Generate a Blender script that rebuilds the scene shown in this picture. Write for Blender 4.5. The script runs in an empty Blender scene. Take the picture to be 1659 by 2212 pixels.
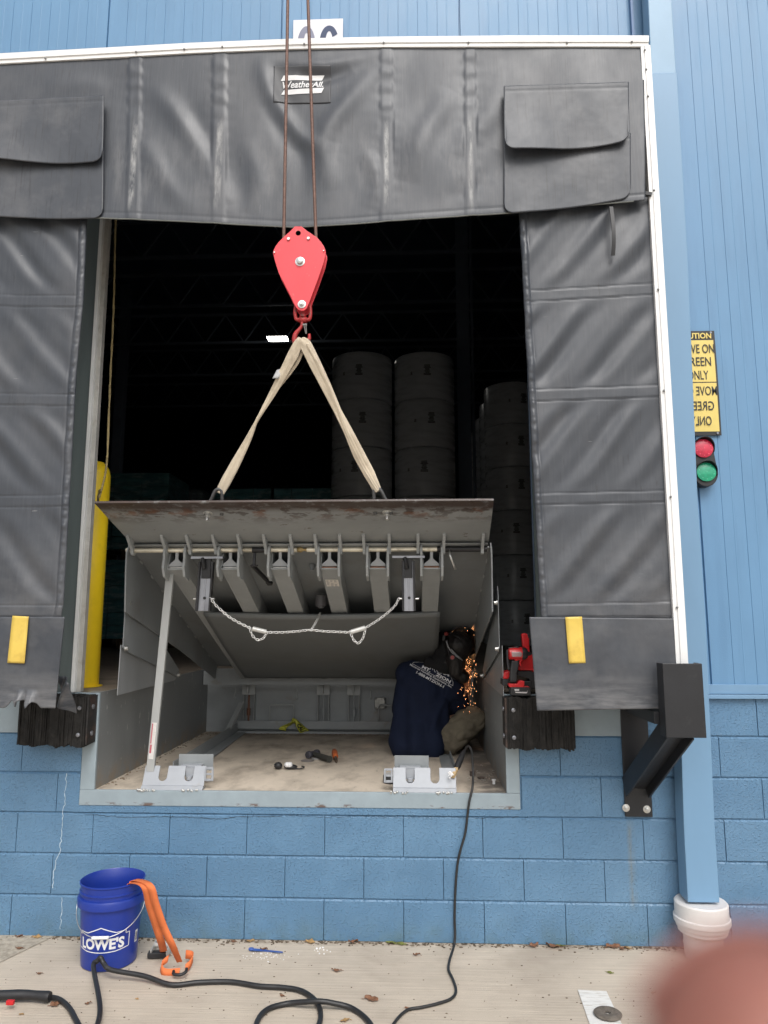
import bpy, bmesh, math, random
from mathutils import Vector, Matrix, noise
from mathutils.bvhtree import BVHTree
R = math.radians
V = Vector
random.seed(7)
S = bpy.context.scene
COL = S.collection

# ------------------------------------------------------------------ camera
CAM = V((0.264833, -3.975238, 1.591902))
PITCH, YAW = 0.150479, 0.0406462
FP = 1582.25                      # focal length in units of a 1659 px wide picture
cam = bpy.data.cameras.new("camera")
camo = bpy.data.objects.new("camera", cam); COL.objects.link(camo)
camo.location = CAM
camo.rotation_euler = (math.pi/2 + PITCH, 0, YAW)
cam.sensor_fit = 'VERTICAL'; cam.sensor_height = 36; cam.sensor_width = 27
cam.lens = 1831.157/2560*36
cam.clip_start = 0.005; cam.clip_end = 400
cam.dof.use_dof = True; cam.dof.focus_distance = 4.3; cam.dof.aperture_fstop = 9
S.camera = camo
S.render.resolution_x = 768; S.render.resolution_y = 1024

# ------------------------------------------------------------------ sky, sun, exposure
SUN_EL, SUN_AZ = 50, 166          # degrees; azimuth measured so that the sun stands behind the camera
w = bpy.data.worlds.new("World"); S.world = w; w.use_nodes = True
nt = w.node_tree
bg = nt.nodes["Background"]; bg.inputs[1].default_value = 0.15
sky = nt.nodes.new("ShaderNodeTexSky"); sky.sky_type = 'NISHITA'; sky.sun_disc = False
sky.sun_elevation = R(SUN_EL); sky.sun_rotation = R(166); sky.dust_density = 4.0; sky.air_density = 1.2; sky.ozone_density = 0.6
hs = nt.nodes.new("ShaderNodeHueSaturation"); hs.inputs['Saturation'].default_value = 0.34
nt.links.new(sky.outputs[0], hs.inputs['Color']); nt.links.new(hs.outputs[0], bg.inputs[0])
sl = bpy.data.lights.new("sun", 'SUN'); sl.energy = 1.0; sl.angle = R(30); sl.color = (1, 0.995, 0.985)
so = bpy.data.objects.new("sun", sl); COL.objects.link(so)
# pointing: from behind and above the camera, a little from the right
sd = V((math.sin(R(14))*math.cos(R(SUN_EL)), -math.cos(R(14))*math.cos(R(SUN_EL)), math.sin(R(SUN_EL))))
so.rotation_euler = sd.to_track_quat('Z', 'Y').to_euler()
S.view_settings.view_transform = 'Standard'; S.view_settings.look = 'None'
S.view_settings.gamma = 1; S.view_settings.exposure = 0.29

# ------------------------------------------------------------------ picture point -> place in the scene at a known depth
def _ray(u, v):
    a = (u-829.5)/FP; b = -(v-1106)/FP
    d = math.cos(PITCH)-b*math.sin(PITCH); z = math.sin(PITCH)+b*math.cos(PITCH)
    return V((a*math.cos(YAW)-d*math.sin(YAW), a*math.sin(YAW)+d*math.cos(YAW), z))
def P(u, v, Y): r = _ray(u, v); return CAM + r*((Y-CAM.y)/r.y)
def G(u, v, Z=0.0): r = _ray(u, v); return CAM + r*((Z-CAM.z)/r.z)
def PX(u, v, X): r = _ray(u, v); return CAM + r*((X-CAM.x)/r.x)

# ------------------------------------------------------------------ materials
MATS = {}
def mat(name, col, rough=0.6, metal=0.0, var=0.12, vs=6.0, bump=0.0, bs=80.0, col2=None, c2=0.0, c2s=3.0, c2lo=0.55, c2hi=0.65,
        emit=None, es=0.0, stretch=None, spec=0.5, rvar=0.0, trans=0.0, coat=0.0):
    if name in MATS: return MATS[name]
    m = bpy.data.materials.new(name); m.use_nodes = True
    n = m.node_tree.nodes; l = m.node_tree.links; b = n["Principled BSDF"]
    b.inputs['Roughness'].default_value = rough; b.inputs['Metallic'].default_value = metal
    b.inputs['Specular IOR Level'].default_value = spec
    if coat: b.inputs['Coat Weight'].default_value = coat
    tc = n.new("ShaderNodeTexCoord"); mp = n.new("ShaderNodeMapping")
    l.new(tc.outputs['Object'], mp.inputs[0])
    if stretch: mp.inputs['Scale'].default_value = stretch
    nz = n.new("ShaderNodeTexNoise"); nz.inputs['Scale'].default_value = vs; nz.inputs['Detail'].default_value = 6; nz.inputs['Roughness'].default_value = 0.6
    l.new(mp.outputs[0], nz.inputs['Vector'])
    rp = n.new("ShaderNodeMapRange"); rp.inputs[1].default_value = .3; rp.inputs[2].default_value = .7
    rp.inputs[3].default_value = 1-var; rp.inputs[4].default_value = 1+var
    l.new(nz.outputs['Fac'], rp.inputs[0])
    mx = n.new("ShaderNodeMix"); mx.data_type = 'RGBA'; mx.blend_type = 'MULTIPLY'; mx.inputs[0].default_value = 1
    mx.inputs[6].default_value = (*col, 1); l.new(rp.outputs[0], mx.inputs[7])
    out = mx.outputs[2]
    if col2:
        n2 = n.new("ShaderNodeTexNoise"); n2.inputs['Scale'].default_value = c2s; n2.inputs['Detail'].default_value = 8; n2.inputs['Roughness'].default_value = .65
        l.new(mp.outputs[0], n2.inputs['Vector'])
        r2 = n.new("ShaderNodeMapRange"); r2.inputs[1].default_value = c2lo; r2.inputs[2].default_value = c2hi; r2.inputs[4].default_value = c2
        l.new(n2.outputs['Fac'], r2.inputs[0])
        m2 = n.new("ShaderNodeMix"); m2.data_type = 'RGBA'; m2.inputs[7].default_value = (*col2, 1)
        l.new(out, m2.inputs[6]); l.new(r2.outputs[0], m2.inputs[0]); out = m2.outputs[2]
    l.new(out, b.inputs['Base Color'])
    if rvar:
        rr = n.new("ShaderNodeMapRange"); rr.inputs[1].default_value = .3; rr.inputs[2].default_value = .7
        rr.inputs[3].default_value = max(0, rough-rvar); rr.inputs[4].default_value = min(1, rough+rvar)
        l.new(nz.outputs['Fac'], rr.inputs[0]); l.new(rr.outputs[0], b.inputs['Roughness'])
    if bump:
        nb = n.new("ShaderNodeTexNoise"); nb.inputs['Scale'].default_value = bs; nb.inputs['Detail'].default_value = 4
        l.new(mp.outputs[0], nb.inputs['Vector'])
        bp = n.new("ShaderNodeBump"); bp.inputs['Strength'].default_value = 1; bp.inputs['Distance'].default_value = bump
        l.new(nb.outputs['Fac'], bp.inputs['Height']); l.new(bp.outputs[0], b.inputs['Normal'])
    if emit:
        b.inputs['Emission Color'].default_value = (*emit, 1); b.inputs['Emission Strength'].default_value = es
    MATS[name] = m; m['_out'] = 0
    return m
def nodes_of(m): return m.node_tree.nodes, m.node_tree.links, m.node_tree.nodes["Principled BSDF"]
def band_mask(n, l, sep_out, lo, hi, soft):
    """1 between lo and hi (soft edges)"""
    a = n.new("ShaderNodeMapRange"); a.inputs[1].default_value = lo; a.inputs[2].default_value = lo+soft; l.new(sep_out, a.inputs[0])
    c = n.new("ShaderNodeMapRange"); c.inputs[1].default_value = hi-soft; c.inputs[2].default_value = hi; c.inputs[3].default_value = 1; c.inputs[4].default_value = 0; l.new(sep_out, c.inputs[0])
    q = n.new("ShaderNodeMath"); q.operation = 'MULTIPLY'; l.new(a.outputs[0], q.inputs[0]); l.new(c.outputs[0], q.inputs[1])
    return q.outputs[0]
def mask_mix(m, masks, col, strength=1.0, nscale=None, stretch=None, nlo=.4, nhi=.6):
    """lay a colour over the base colour where the product of masks (fn(n,l,xyz)->socket) and a noise is high"""
    n, l, b = nodes_of(m)
    tc = n.new("ShaderNodeTexCoord"); sp = n.new("ShaderNodeSeparateXYZ"); l.new(tc.outputs['Object'], sp.inputs[0])
    cur = None
    for ax, lo, hi, soft in masks:
        s = band_mask(n, l, sp.outputs[ax], lo, hi, soft)
        if cur is None: cur = s
        else:
            q = n.new("ShaderNodeMath"); q.operation = 'MULTIPLY'; l.new(cur, q.inputs[0]); l.new(s, q.inputs[1]); cur = q.outputs[0]
    if nscale:
        mp = n.new("ShaderNodeMapping"); l.new(tc.outputs['Object'], mp.inputs[0])
        if stretch: mp.inputs['Scale'].default_value = stretch
        nz = n.new("ShaderNodeTexNoise"); nz.inputs['Scale'].default_value = nscale; nz.inputs['Detail'].default_value = 8; nz.inputs['Roughness'].default_value = .65
        l.new(mp.outputs[0], nz.inputs['Vector'])
        r = n.new("ShaderNodeMapRange"); r.inputs[1].default_value = nlo; r.inputs[2].default_value = nhi; l.new(nz.outputs['Fac'], r.inputs[0])
        if cur is None: cur = r.outputs[0]
        else:
            q = n.new("ShaderNodeMath"); q.operation = 'MULTIPLY'; l.new(cur, q.inputs[0]); l.new(r.outputs[0], q.inputs[1]); cur = q.outputs[0]
    q = n.new("ShaderNodeMath"); q.operation = 'MULTIPLY'; l.new(cur, q.inputs[0]); q.inputs[1].default_value = strength; cur = q.outputs[0]
    old = b.inputs['Base Color'].links[0].from_socket
    mx = n.new("ShaderNodeMix"); mx.data_type = 'RGBA'; mx.inputs[7].default_value = (*col, 1)
    l.new(old, mx.inputs[6]); l.new(cur, mx.inputs[0]); l.new(mx.outputs[2], b.inputs['Base Color'])

BLUE = (0.155, 0.275, 0.47)
M_panel = mat("blue_panel_paint", (0.125, 0.262, 0.43), .42, var=.05, vs=3, bump=.0006, bs=220, stretch=(1, 1, .6), rvar=.06)
M_cmu = mat("blue_block_paint", (0.100, 0.208, 0.338), .36, var=.09, vs=5, bump=.0, col2=(0.15, 0.27, 0.40), c2=.6, c2s=1.2, c2lo=.45, c2hi=.7)
def cmu_extra(m):
    n, l, b = nodes_of(m)
    tc = n.new("ShaderNodeTexCoord")
    vo = n.new("ShaderNodeTexNoise"); vo.inputs['Scale'].default_value = 105; vo.inputs['Detail'].default_value = 3; vo.inputs['Roughness'].default_value = .55
    l.new(tc.outputs['Object'], vo.inputs['Vector'])
    r = n.new("ShaderNodeMapRange"); r.inputs[1].default_value = .52; r.inputs[2].default_value = .74; r.inputs[3].default_value = 0; r.inputs[4].default_value = 1; l.new(vo.outputs['Fac'], r.inputs[0])
    n2 = n.new("ShaderNodeTexNoise"); n2.inputs['Scale'].default_value = 210; n2.inputs['Detail'].default_value = 2; l.new(tc.outputs['Object'], n2.inputs['Vector'])
    a = n.new("ShaderNodeMath"); a.operation = 'MULTIPLY_ADD'; a.inputs[1].default_value = .22; l.new(n2.outputs['Fac'], a.inputs[0]); l.new(r.outputs[0], a.inputs[2])
    bp = n.new("ShaderNodeBump"); bp.inputs['Distance'].default_value = .0027; l.new(a.outputs[0], bp.inputs['Height']); l.new(bp.outputs[0], b.inputs['Normal'])
cmu_extra(M_cmu)
mask_mix(M_cmu, [(0, 1.335, 1.385, .02), (2, .15, .62, .08)], (.22, .19, .10), .5, 14, (2, 1, .4), .35, .6)
mask_mix(M_cmu, [], (.14, .26, .39), .4, 34, (1, 1, 1.6), .66, .70)
mask_mix(M_panel, [], (.095, .205, .35), .45, 3, (4, 1, .35), .5, .68)
mask_mix(M_cmu, [(2, -.5, .14, .12)], (0.10, 0.17, 0.19), .6, 9, None, .4, .65)
M_gray = mat("gray_steel_paint", (0.255, 0.275, 0.285), .5, var=.10, vs=7, bump=.0004, bs=60, col2=(.20, .17, .13), c2=.55, c2s=5, c2lo=.60, c2hi=.72, rvar=.08)
M_curb = mat("curb_gray_paint", (0.275, 0.335, 0.37), .45, var=.09, vs=8, bump=.0005, bs=50, col2=(.16, .09, .05), c2=.7, c2s=14, c2lo=.68, c2hi=.74, rvar=.08)
M_deck = mat("underside_gray_paint", (0.212, 0.228, 0.236), .48, var=.10, vs=5, bump=.0003, bs=40, col2=(.13, .115, .09), c2=.5, c2s=3, c2lo=.5, c2hi=.75, rvar=.07)
M_beam = mat("beam_gray_paint", (0.325, 0.342, 0.345), .5, var=.07, vs=9, bump=.0003, bs=60)
M_beamin = mat("beam_light_gray_paint", (0.36, 0.375, 0.385), .5, var=.07, vs=9)
M_zinc = mat("zinc_plated_steel", (0.62, 0.62, 0.60), .35, .9, var=.15, vs=30)
M_rod = mat("worn_hinge_rod", (0.72, 0.67, 0.55), .32, .5, var=.2, vs=12, col2=(.25, .20, .12), c2=.6, c2s=20, c2lo=.55, c2hi=.7)
M_bsteel = mat("blackened_steel", (0.02, 0.02, 0.022), .4, .2, var=.2, vs=20)
M_mill = mat("bare_mill_steel", (0.30, 0.31, 0.34), .35, .7, var=.22, vs=9, col2=(.08, .08, .09), c2=.8, c2s=6, c2lo=.5, c2hi=.7, stretch=(1, 1, .3))
M_black = mat("black_paint", (0.016, 0.017, 0.020), .42, var=.15, vs=10, bump=.0003, bs=70, col2=(.06, .06, .06), c2=.4, c2s=8, c2lo=.6, c2hi=.75)
M_rubber = mat("bumper_rubber", (0.018, 0.017, 0.016), .8, var=.35, vs=25, bump=.004, bs=70, col2=(.040, .037, .034), c2=.5, c2s=14, c2lo=.5, c2hi=.68, spec=.3)
M_white = mat("white_aluminium", (0.78, 0.78, 0.77), .4, var=.04, vs=10, col2=(.45, .44, .42), c2=.35, c2s=6, c2lo=.6, c2hi=.75)
M_galv = mat("galvanised_track", (0.50, 0.49, 0.46), .5, .3, var=.15, vs=12, col2=(.22, .17, .11), c2=.6, c2s=9, c2lo=.55, c2hi=.7)
M_yel = mat("bollard_yellow_paint", (0.90, 0.63, 0.02), .4, var=.06, vs=6, col2=(.45, .30, .03), c2=.4, c2s=7, c2lo=.6, c2hi=.75)
M_red = mat("red_block_paint", (0.72, 0.055, 0.07), .4, var=.06, vs=10, col2=(.62, .20, .19), c2=.6, c2s=34, c2lo=.62, c2hi=.70, stretch=(1, 1, .5), coat=.1)
M_redold = mat("worn_red_paint", (0.36, 0.022, 0.022), .5, var=.2, vs=30, col2=(.12, .06, .05), c2=.8, c2s=40, c2lo=.55, c2hi=.62, bump=.001, bs=120)
M_rope = mat("rusty_wire_rope", (0.15, 0.085, 0.065), .55, .3, var=.3, vs=60)
M_sling = mat("cream_webbing", (0.62, 0.54, 0.42), .85, var=.10, vs=14, bump=.0012, bs=260, col2=(.30, .24, .17), c2=.55, c2s=9, c2lo=.5, c2hi=.75, spec=.2)
M_dark = mat("interior_dark_wall", (0.13, 0.18, 0.27), .8, var=.2, vs=1)
M_joist = mat("joist_gray_paint", (0.30, 0.35, 0.43), .6, var=.1, vs=3)
M_roll = mat("grey_roll_wrap", (0.70, 0.73, 0.76), .28, var=.08, vs=3, stretch=(1, 1, 4), rvar=.05)
M_rolled = mat("roll_label_ink", (0.05, 0.05, 0.05), .6)
M_conc = mat("dock_floor_concrete", (0.22, 0.18, 0.14), .75, var=.2, vs=5, col2=(.10, .08, .06), c2=.6, c2s=3, bump=.001, bs=60)
M_blk = mat("black_plastic", (0.018, 0.018, 0.02), .5, var=.2, vs=30)
M_tred = mat("tool_red_plastic", (0.55, 0.016, 0.02), .35, var=.1, vs=20)
M_wht = mat("white_print", (0.75, 0.75, 0.75), .6, var=.04, vs=30)
M_hose = mat("black_rubber_hose", (0.018, 0.018, 0.019), .45, var=.3, vs=40, col2=(.12, .11, .10), c2=.5, c2s=25, c2lo=.62, c2hi=.75)
M_leaf = [mat("dry_leaf_"+k, c, .7, var=.3, vs=40) for k, c in (("brown", (.20, .095, .05)), ("tan", (.36, .22, .09)), ("green", (.16, .17, .04)))]

# ------------------------------------------------------------------ mesh builder
def frame(d, up=V((0, 0, 1))):
    d = d.normalized()
    if abs(d.dot(up)) > .98: up = V((0, 1, 0)) if abs(d.y) < .9 else V((1, 0, 0))
    x = d.cross(up).normalized(); y = x.cross(d).normalized()
    return x, y, d
class MB:
    def __init__(s): s.v = []; s.f = []; s.e = []
    def add(s, vs, fs):
        o = len(s.v); s.v += [V(p) for p in vs]; s.f += [tuple(i+o for i in f) for f in fs]; return s
    def box(s, a, b):
        x0, y0, z0 = [min(a[i], b[i]) for i in range(3)]; x1, y1, z1 = [max(a[i], b[i]) for i in range(3)]
        return s.add([(x0,y0,z0),(x1,y0,z0),(x1,y1,z0),(x0,y1,z0),(x0,y0,z1),(x1,y0,z1),(x1,y1,z1),(x0,y1,z1)],
                     [(0,3,2,1),(4,5,6,7),(0,1,5,4),(1,2,6,5),(2,3,7,6),(3,0,4,7)])
    def obox(s, c, ax, ay, az):
        """box from centre and three half-axis vectors"""
        c = V(c); pts = [c+ax*i+ay*j+az*k for k in (-1, 1) for j in (-1, 1) for i in (-1, 1)]
        return s.add(pts, [(0,2,3,1),(4,5,7,6),(0,1,5,4),(1,3,7,5),(3,2,6,7),(2,0,4,6)])
    def beam(s, p0, p1, w, h, up=V((0, 0, 1))):
        p0 = V(p0); p1 = V(p1); x, y, d = frame(p1-p0, up)
        return s.obox((p0+p1)/2, x*w/2, y*h/2, (p1-p0)/2)
    def hexa(s, p):
        return s.add(p, [(0,3,2,1),(4,5,6,7),(0,1,5,4),(1,2,6,5),(2,3,7,6),(3,0,4,7)])
    def tube(s, pts, r, n=10, cap=True, rf=None):
        pts = [V(p) for p in pts]; rings = []; base = len(s.v)
        x, y, d0 = frame(pts[1]-pts[0])
        L = 0
        for i, p in enumerate(pts):
            d = (pts[min(i+1, len(pts)-1)]-pts[max(i-1, 0)])
            if d.length < 1e-9: d = d0
            d = d.normalized()
            x = (x-d*x.dot(d)).normalized(); y = d.cross(x)
            if i: L += (p-pts[i-1]).length
            ri = r[i] if isinstance(r, (list, tuple)) else r
            for k in range(n):
                a = 2*math.pi*k/n; rr = ri*(rf(a, L) if rf else 1)
                s.v.append(p+x*math.cos(a)*rr+y*math.sin(a)*rr)
        for i in range(len(pts)-1):
            for k in range(n):
                a = base+i*n+k; b = base+i*n+(k+1) % n
                s.f.append((a, b, b+n, a+n))
        if cap:
            s.f.append(tuple(base+k for k in range(n))[::-1]); s.f.append(tuple(base+(len(pts)-1)*n+k for k in range(n)))
        return s
    def cyl(s, p0, p1, r, n=20, r1=None):
        return s.tube([p0, p1], [r, r if r1 is None else r1], n)
    def lathe(s, prof, origin, axis=V((0, 0, 1)), n=32, cap=True):
        x, y, d = frame(V(axis), V((0, 1, 0)) if abs(V(axis).z) > .5 else V((0, 0, 1))); o = V(origin); base = len(s.v)
        for r, h in prof:
            for k in range(n):
                a = 2*math.pi*k/n; s.v.append(o+d*h+x*math.cos(a)*r+y*math.sin(a)*r)
        for i in range(len(prof)-1):
            for k in range(n):
                a = base+i*n+k; b = base+i*n+(k+1) % n; s.f.append((a, b, b+n, a+n))
        if cap:
            s.f.append(tuple(base+k for k in range(n))[::-1]); s.f.append(tuple(base+(len(prof)-1)*n+k for k in range(n)))
        return s
    def prism(s, poly, o, ex, ey, ez, t):
        """2-D outline (in ex,ey) extruded by t along ez"""
        o = V(o); n = len(poly); b = len(s.v)
        for k in (0, t): s.v += [o+ex*p[0]+ey*p[1]+ez*k for p in poly]
        s.f.append(tuple(b+i for i in range(n))[::-1]); s.f.append(tuple(b+n+i for i in range(n)))
        for i in range(n): s.f.append((b+i, b+(i+1) % n, b+n+(i+1) % n, b+n+i))
        return s
    def poly3(s, pts, t):
        """planar 3-D outline given thickness t (vector)"""
        n = len(pts); b = len(s.v); s.v += [V(p) for p in pts]+[V(p)+t for p in pts]
        s.f.append(tuple(b+i for i in range(n))[::-1]); s.f.append(tuple(b+n+i for i in range(n)))
        for i in range(n): s.f.append((b+i, b+(i+1) % n, b+n+(i+1) % n, b+n+i))
        return s
    def grid(s, fn, nu, nv):
        b = len(s.v)
        for j in range(nv+1):
            for i in range(nu+1): s.v.append(V(fn(i/nu, j/nv)))
        for j in range(nv):
            for i in range(nu):
                a = b+j*(nu+1)+i; s.f.append((a, a+1, a+nu+2, a+nu+1))
        return s
    def sphere(s, c, r, n=12, sc=(1, 1, 1)):
        c = V(c); b = len(s.v); m = max(4, n//2)
        for j in range(m+1):
            t = math.pi*j/m
            for k in range(n):
                a = 2*math.pi*k/n; s.v.append(c+V((math.sin(t)*math.cos(a)*r*sc[0], math.sin(t)*math.sin(a)*r*sc[1], math.cos(t)*r*sc[2])))
        for j in range(m):
            for k in range(n):
                a = b+j*n+k; q = b+j*n+(k+1) % n; s.f.append((a, a+n, q+n, q))
        return s
    def pieces(s):
        p = list(range(len(s.v)))
        def fd(i):
            while p[i] != i: p[i] = p[p[i]]; i = p[i]
            return i
        for f in s.f:
            a = fd(f[0])
            for q in f[1:]: p[fd(q)] = a
        gr = {}
        for f in s.f: gr.setdefault(fd(f[0]), []).append(f)
        out = []
        for fl in gr.values():
            ids = sorted({i for f in fl for i in f}); mp = {a: b for b, a in enumerate(ids)}
            m_ = MB(); m_.v = [s.v[i] for i in ids]; m_.f = [tuple(mp[i] for i in f) for f in fl]; out.append(m_)
        return out
    def each(s, name, m, parent, **k):
        """every loose piece becomes a part of its own"""
        return [q.build(name, m, parent, **k) for q in s.pieces()]
    def build(s, name, m, parent=None, smooth=False, bevel=0, seg=2, org=None, solid=0, fix=True):
        if parent is not None: o0 = worldloc(parent)
        elif org is not None: o0 = V(org)
        else:
            xs = [p.x for p in s.v]; ys = [p.y for p in s.v]; zs = [p.z for p in s.v]
            o0 = V(((min(xs)+max(xs))/2, (min(ys)+max(ys))/2, min(zs)))
        me = bpy.data.meshes.new(name); me.from_pydata([p-o0 for p in s.v], [], s.f)
        if fix:
            bm = bmesh.new(); bm.from_mesh(me); bmesh.ops.remove_doubles(bm, verts=bm.verts, dist=1e-6)
            bmesh.ops.recalc_face_normals(bm, faces=bm.faces); bm.to_mesh(me); bm.free()
        me.materials.append(m)
        ob = bpy.data.objects.new(name, me); COL.objects.link(ob)
        if parent is not None: ob.parent = parent
        else: ob.location = o0
        if smooth:
            for p in me.polygons: p.use_smooth = True
            if smooth == 'auto': me.set_sharp_from_angle(angle=R(40))
        if solid:
            md = ob.modifiers.new("thickness", 'SOLIDIFY'); md.thickness = solid; md.offset = 0
        if bevel:
            md = ob.modifiers.new("bevel", 'BEVEL'); md.width = bevel; md.segments = seg; md.limit_method = 'ANGLE'; md.angle_limit = R(40)
        return ob
def worldloc(o):
    p = V((0, 0, 0))
    while o is not None: p = p+V(o.location); o = o.parent
    return p
def tag(o, label=None, cat=None, group=None, kind=None):
    if label: o['label'] = label
    if cat: o['category'] = cat
    if group: o['group'] = group
    if kind: o['kind'] = kind
    return o
def thing(name, label, cat, loc, group=None):
    o = bpy.data.objects.new(name, None); COL.objects.link(o); o.location = loc; o.empty_display_size = .1
    return tag(o, label, cat, group)
def copytree(o, parent=None):
    c = o.copy(); COL.objects.link(c)
    if parent is not None: c.parent = parent
    for ch in [q for q in COL.objects if q.parent == o]: copytree(ch, c)
    return c
def smoothpts(pts, n=8):
    pts = [V(p) for p in pts]; out = []
    for i in range(len(pts)-1):
        p0 = pts[max(i-1, 0)]; p1 = pts[i]; p2 = pts[i+1]; p3 = pts[min(i+2, len(pts)-1)]
        for k in range(n):
            t = k/n
            out.append(.5*((2*p1)+(p2-p0)*t+(2*p0-5*p1+4*p2-p3)*t*t+(3*p1-p0-3*p2+p3)*t**3))
    out.append(pts[-1]); return out
def fbm(x, y, z=0., o=4):
    return noise.fractal(V((x, y, z)), 1.0, 2.0, o)
def interp(x, tab):
    if x <= tab[0][0]: return tab[0][1]
    for (a, b), (c, d) in zip(tab, tab[1:]):
        if x <= c: return b+(d-b)*(x-a)/(c-a)
    return tab[-1][1]
def sstep(a, b, x):
    t = max(0, min(1, (x-a)/(b-a))); return t*t*(3-2*t)
def text2d(s, size=1.0, bold=0.0, shear=0.0, space=1.0, align='CENTER', sub=0):
    cu = bpy.data.curves.new("t", 'FONT'); cu.body = s; cu.size = size; cu.offset = bold; cu.shear = shear; cu.space_character = space
    cu.align_x = align; cu.resolution_u = 3
    ob = bpy.data.objects.new("t", cu); COL.objects.link(ob)
    bpy.context.view_layer.update()
    me = bpy.data.meshes.new_from_object(ob.evaluated_get(bpy.context.evaluated_depsgraph_get()))
    if sub:
        bm = bmesh.new(); bm.from_mesh(me); bmesh.ops.triangulate(bm, faces=bm.faces)
        for _ in range(3):
            le = [e for e in bm.edges if e.calc_length() > .12]
            if le: bmesh.ops.subdivide_edges(bm, edges=le, cuts=1); bmesh.ops.triangulate(bm, faces=bm.faces)
        bm.to_mesh(me); bm.free()
    vs = [(v.co.x, v.co.y) for v in me.vertices]; fs = [tuple(p.vertices) for p in me.polygons]
    bpy.data.objects.remove(ob); bpy.data.curves.remove(cu); bpy.data.meshes.remove(me)
    return vs, fs
def letters(mb, s, o, ex, ey, size, width=None, bold=0.0, shear=0.0, mirror=False, lift=V((0, 0, 0)), height=None):
    vs, fs = text2d(s, 1.0, bold, shear)
    xs = [v[0] for v in vs]; ys = [v[1] for v in vs]
    cx = (min(xs)+max(xs))/2; W = max(xs)-min(xs); H = max(ys)-min(ys)
    sx = size if width is None else width/W
    sy = size if height is None else height/H
    y0 = min(ys)
    mm = -1 if mirror else 1
    mb.add([V(o)+ex*((x-cx)*sx*mm)+ey*((y-y0)*sy)+lift for x, y in vs], fs)
X_, Y_, Z_ = V((1, 0, 0)), V((0, 1, 0)), V((0, 0, 1))

# ================================================================== THE SETTING
# ground: one concrete sheet
M_ground = mat("broomed_concrete", (0.53, 0.46, 0.375), .85, var=.07, vs=2.5, col2=(.36, .305, .25), c2=.6, c2s=1.6, c2lo=.45, c2hi=.75, spec=.25)
def ground_extra(m):
    n, l, b = nodes_of(m); tc = n.new("ShaderNodeTexCoord"); mp = n.new("ShaderNodeMapping"); mp.inputs['Scale'].default_value = (1.6, 95, 1)
    mp.inputs['Rotation'].default_value = (0, 0, R(-.8)); l.new(tc.outputs['Object'], mp.inputs[0])
    nz = n.new("ShaderNodeTexNoise"); nz.inputs['Scale'].default_value = 1.0; nz.inputs['Detail'].default_value = 5; nz.inputs['Roughness'].default_value = .6; l.new(mp.outputs[0], nz.inputs['Vector'])
    n2 = n.new("ShaderNodeTexNoise"); n2.inputs['Scale'].default_value = 180; n2.inputs['Detail'].default_value = 3; l.new(tc.outputs['Object'], n2.inputs['Vector'])
    a = n.new("ShaderNodeMath"); a.operation = 'MULTIPLY_ADD'; a.inputs[1].default_value = .3; l.new(n2.outputs['Fac'], a.inputs[0]); l.new(nz.outputs['Fac'], a.inputs[2])
    bp = n.new("ShaderNodeBump"); bp.inputs['Distance'].default_value = .004; bp.inputs['Strength'].default_value = .8; l.new(a.outputs[0], bp.inputs['Height']); l.new(bp.outputs[0], b.inputs['Normal'])
    old = b.inputs['Base Color'].links[0].from_socket
    r = n.new("ShaderNodeMapRange"); r.inputs[1].default_value = .35; r.inputs[2].default_value = .65; r.inputs[3].default_value = .90; r.inputs[4].default_value = 1.06; l.new(nz.outputs['Fac'], r.inputs[0])
    mx = n.new("ShaderNodeMix"); mx.data_type = 'RGBA'; mx.blend_type = 'MULTIPLY'; mx.inputs[0].default_value = 1; l.new(old, mx.inputs[6]); l.new(r.outputs[0], mx.inputs[7])
    # small dark specks
    n3 = n.new("ShaderNodeTexNoise"); n3.inputs['Scale'].default_value = 55; n3.inputs['Detail'].default_value = 2; l.new(tc.outputs['Object'], n3.inputs['Vector'])
    r3 = n.new("ShaderNodeMapRange"); r3.inputs[1].default_value = .72; r3.inputs[2].default_value = .76; r3.inputs[4].default_value = .7; l.new(n3.outputs['Fac'], r3.inputs[0])
    m3 = n.new("ShaderNodeMix"); m3.data_type = 'RGBA'; m3.inputs[7].default_value = (.14, .11, .09, 1); l.new(mx.outputs[2], m3.inputs[6]); l.new(r3.outputs[0], m3.inputs[0])
    l.new(m3.outputs[2], b.inputs['Base Color'])
ground_extra(M_ground)
mask_mix(M_ground, [], (.36, .30, .24), .45, 1.7, (1, 1.6, 1), .54, .66)
mask_mix(M_ground, [], (.62, .57, .50), .5, 9, None, .66, .74)
mask_mix(M_ground, [(1, -.06, .3, .05)], (.13, .10, .07), .7, 22, None, .42, .6)
g = MB()
g.add([(-150, -150, 0), (150, -150, 0), (150, .3, 0), (-150, .3, 0)], [(0, 1, 2, 3)])
tag(g.build("ground", M_ground, org=(0, 0, 0)), kind='structure')
# slab joint at the far left and older slab beyond it
j = MB(); a = G(30, 2160); b2 = G(92, 2045); j.add([(-6, -1.2, .003), (b2.x-.45, -1.2, .003), (b2.x, 0, .003), (-6, 0, .003)], [(0, 1, 2, 3)])
M_old = mat("rough_old_concrete", (0.40, 0.35, 0.28), .9, var=.25, vs=30, bump=.004, bs=90, col2=(.2, .17, .13), c2=.6, c2s=20, c2lo=.5, c2hi=.65)
tag(j.build("pavement", M_old, org=(0, 0, 0)), kind='structure')
# painted stripe
M_stripe = mat("worn_white_road_paint", (0.70, 0.69, 0.66), .8, var=.08, vs=8, col2=(.42, .37, .31), c2=.8, c2s=14, c2lo=.52, c2hi=.66, stretch=(1, 6, 1))
st = MB(); q = [G(1248, 2140), G(1310, 2143), G(1365, 2260), G(1290, 2260)]
st.add([V((p.x, p.y, .004)) for p in q], [(0, 1, 2, 3)])
tag(st.build("road_marking", M_stripe), kind='structure')

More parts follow.
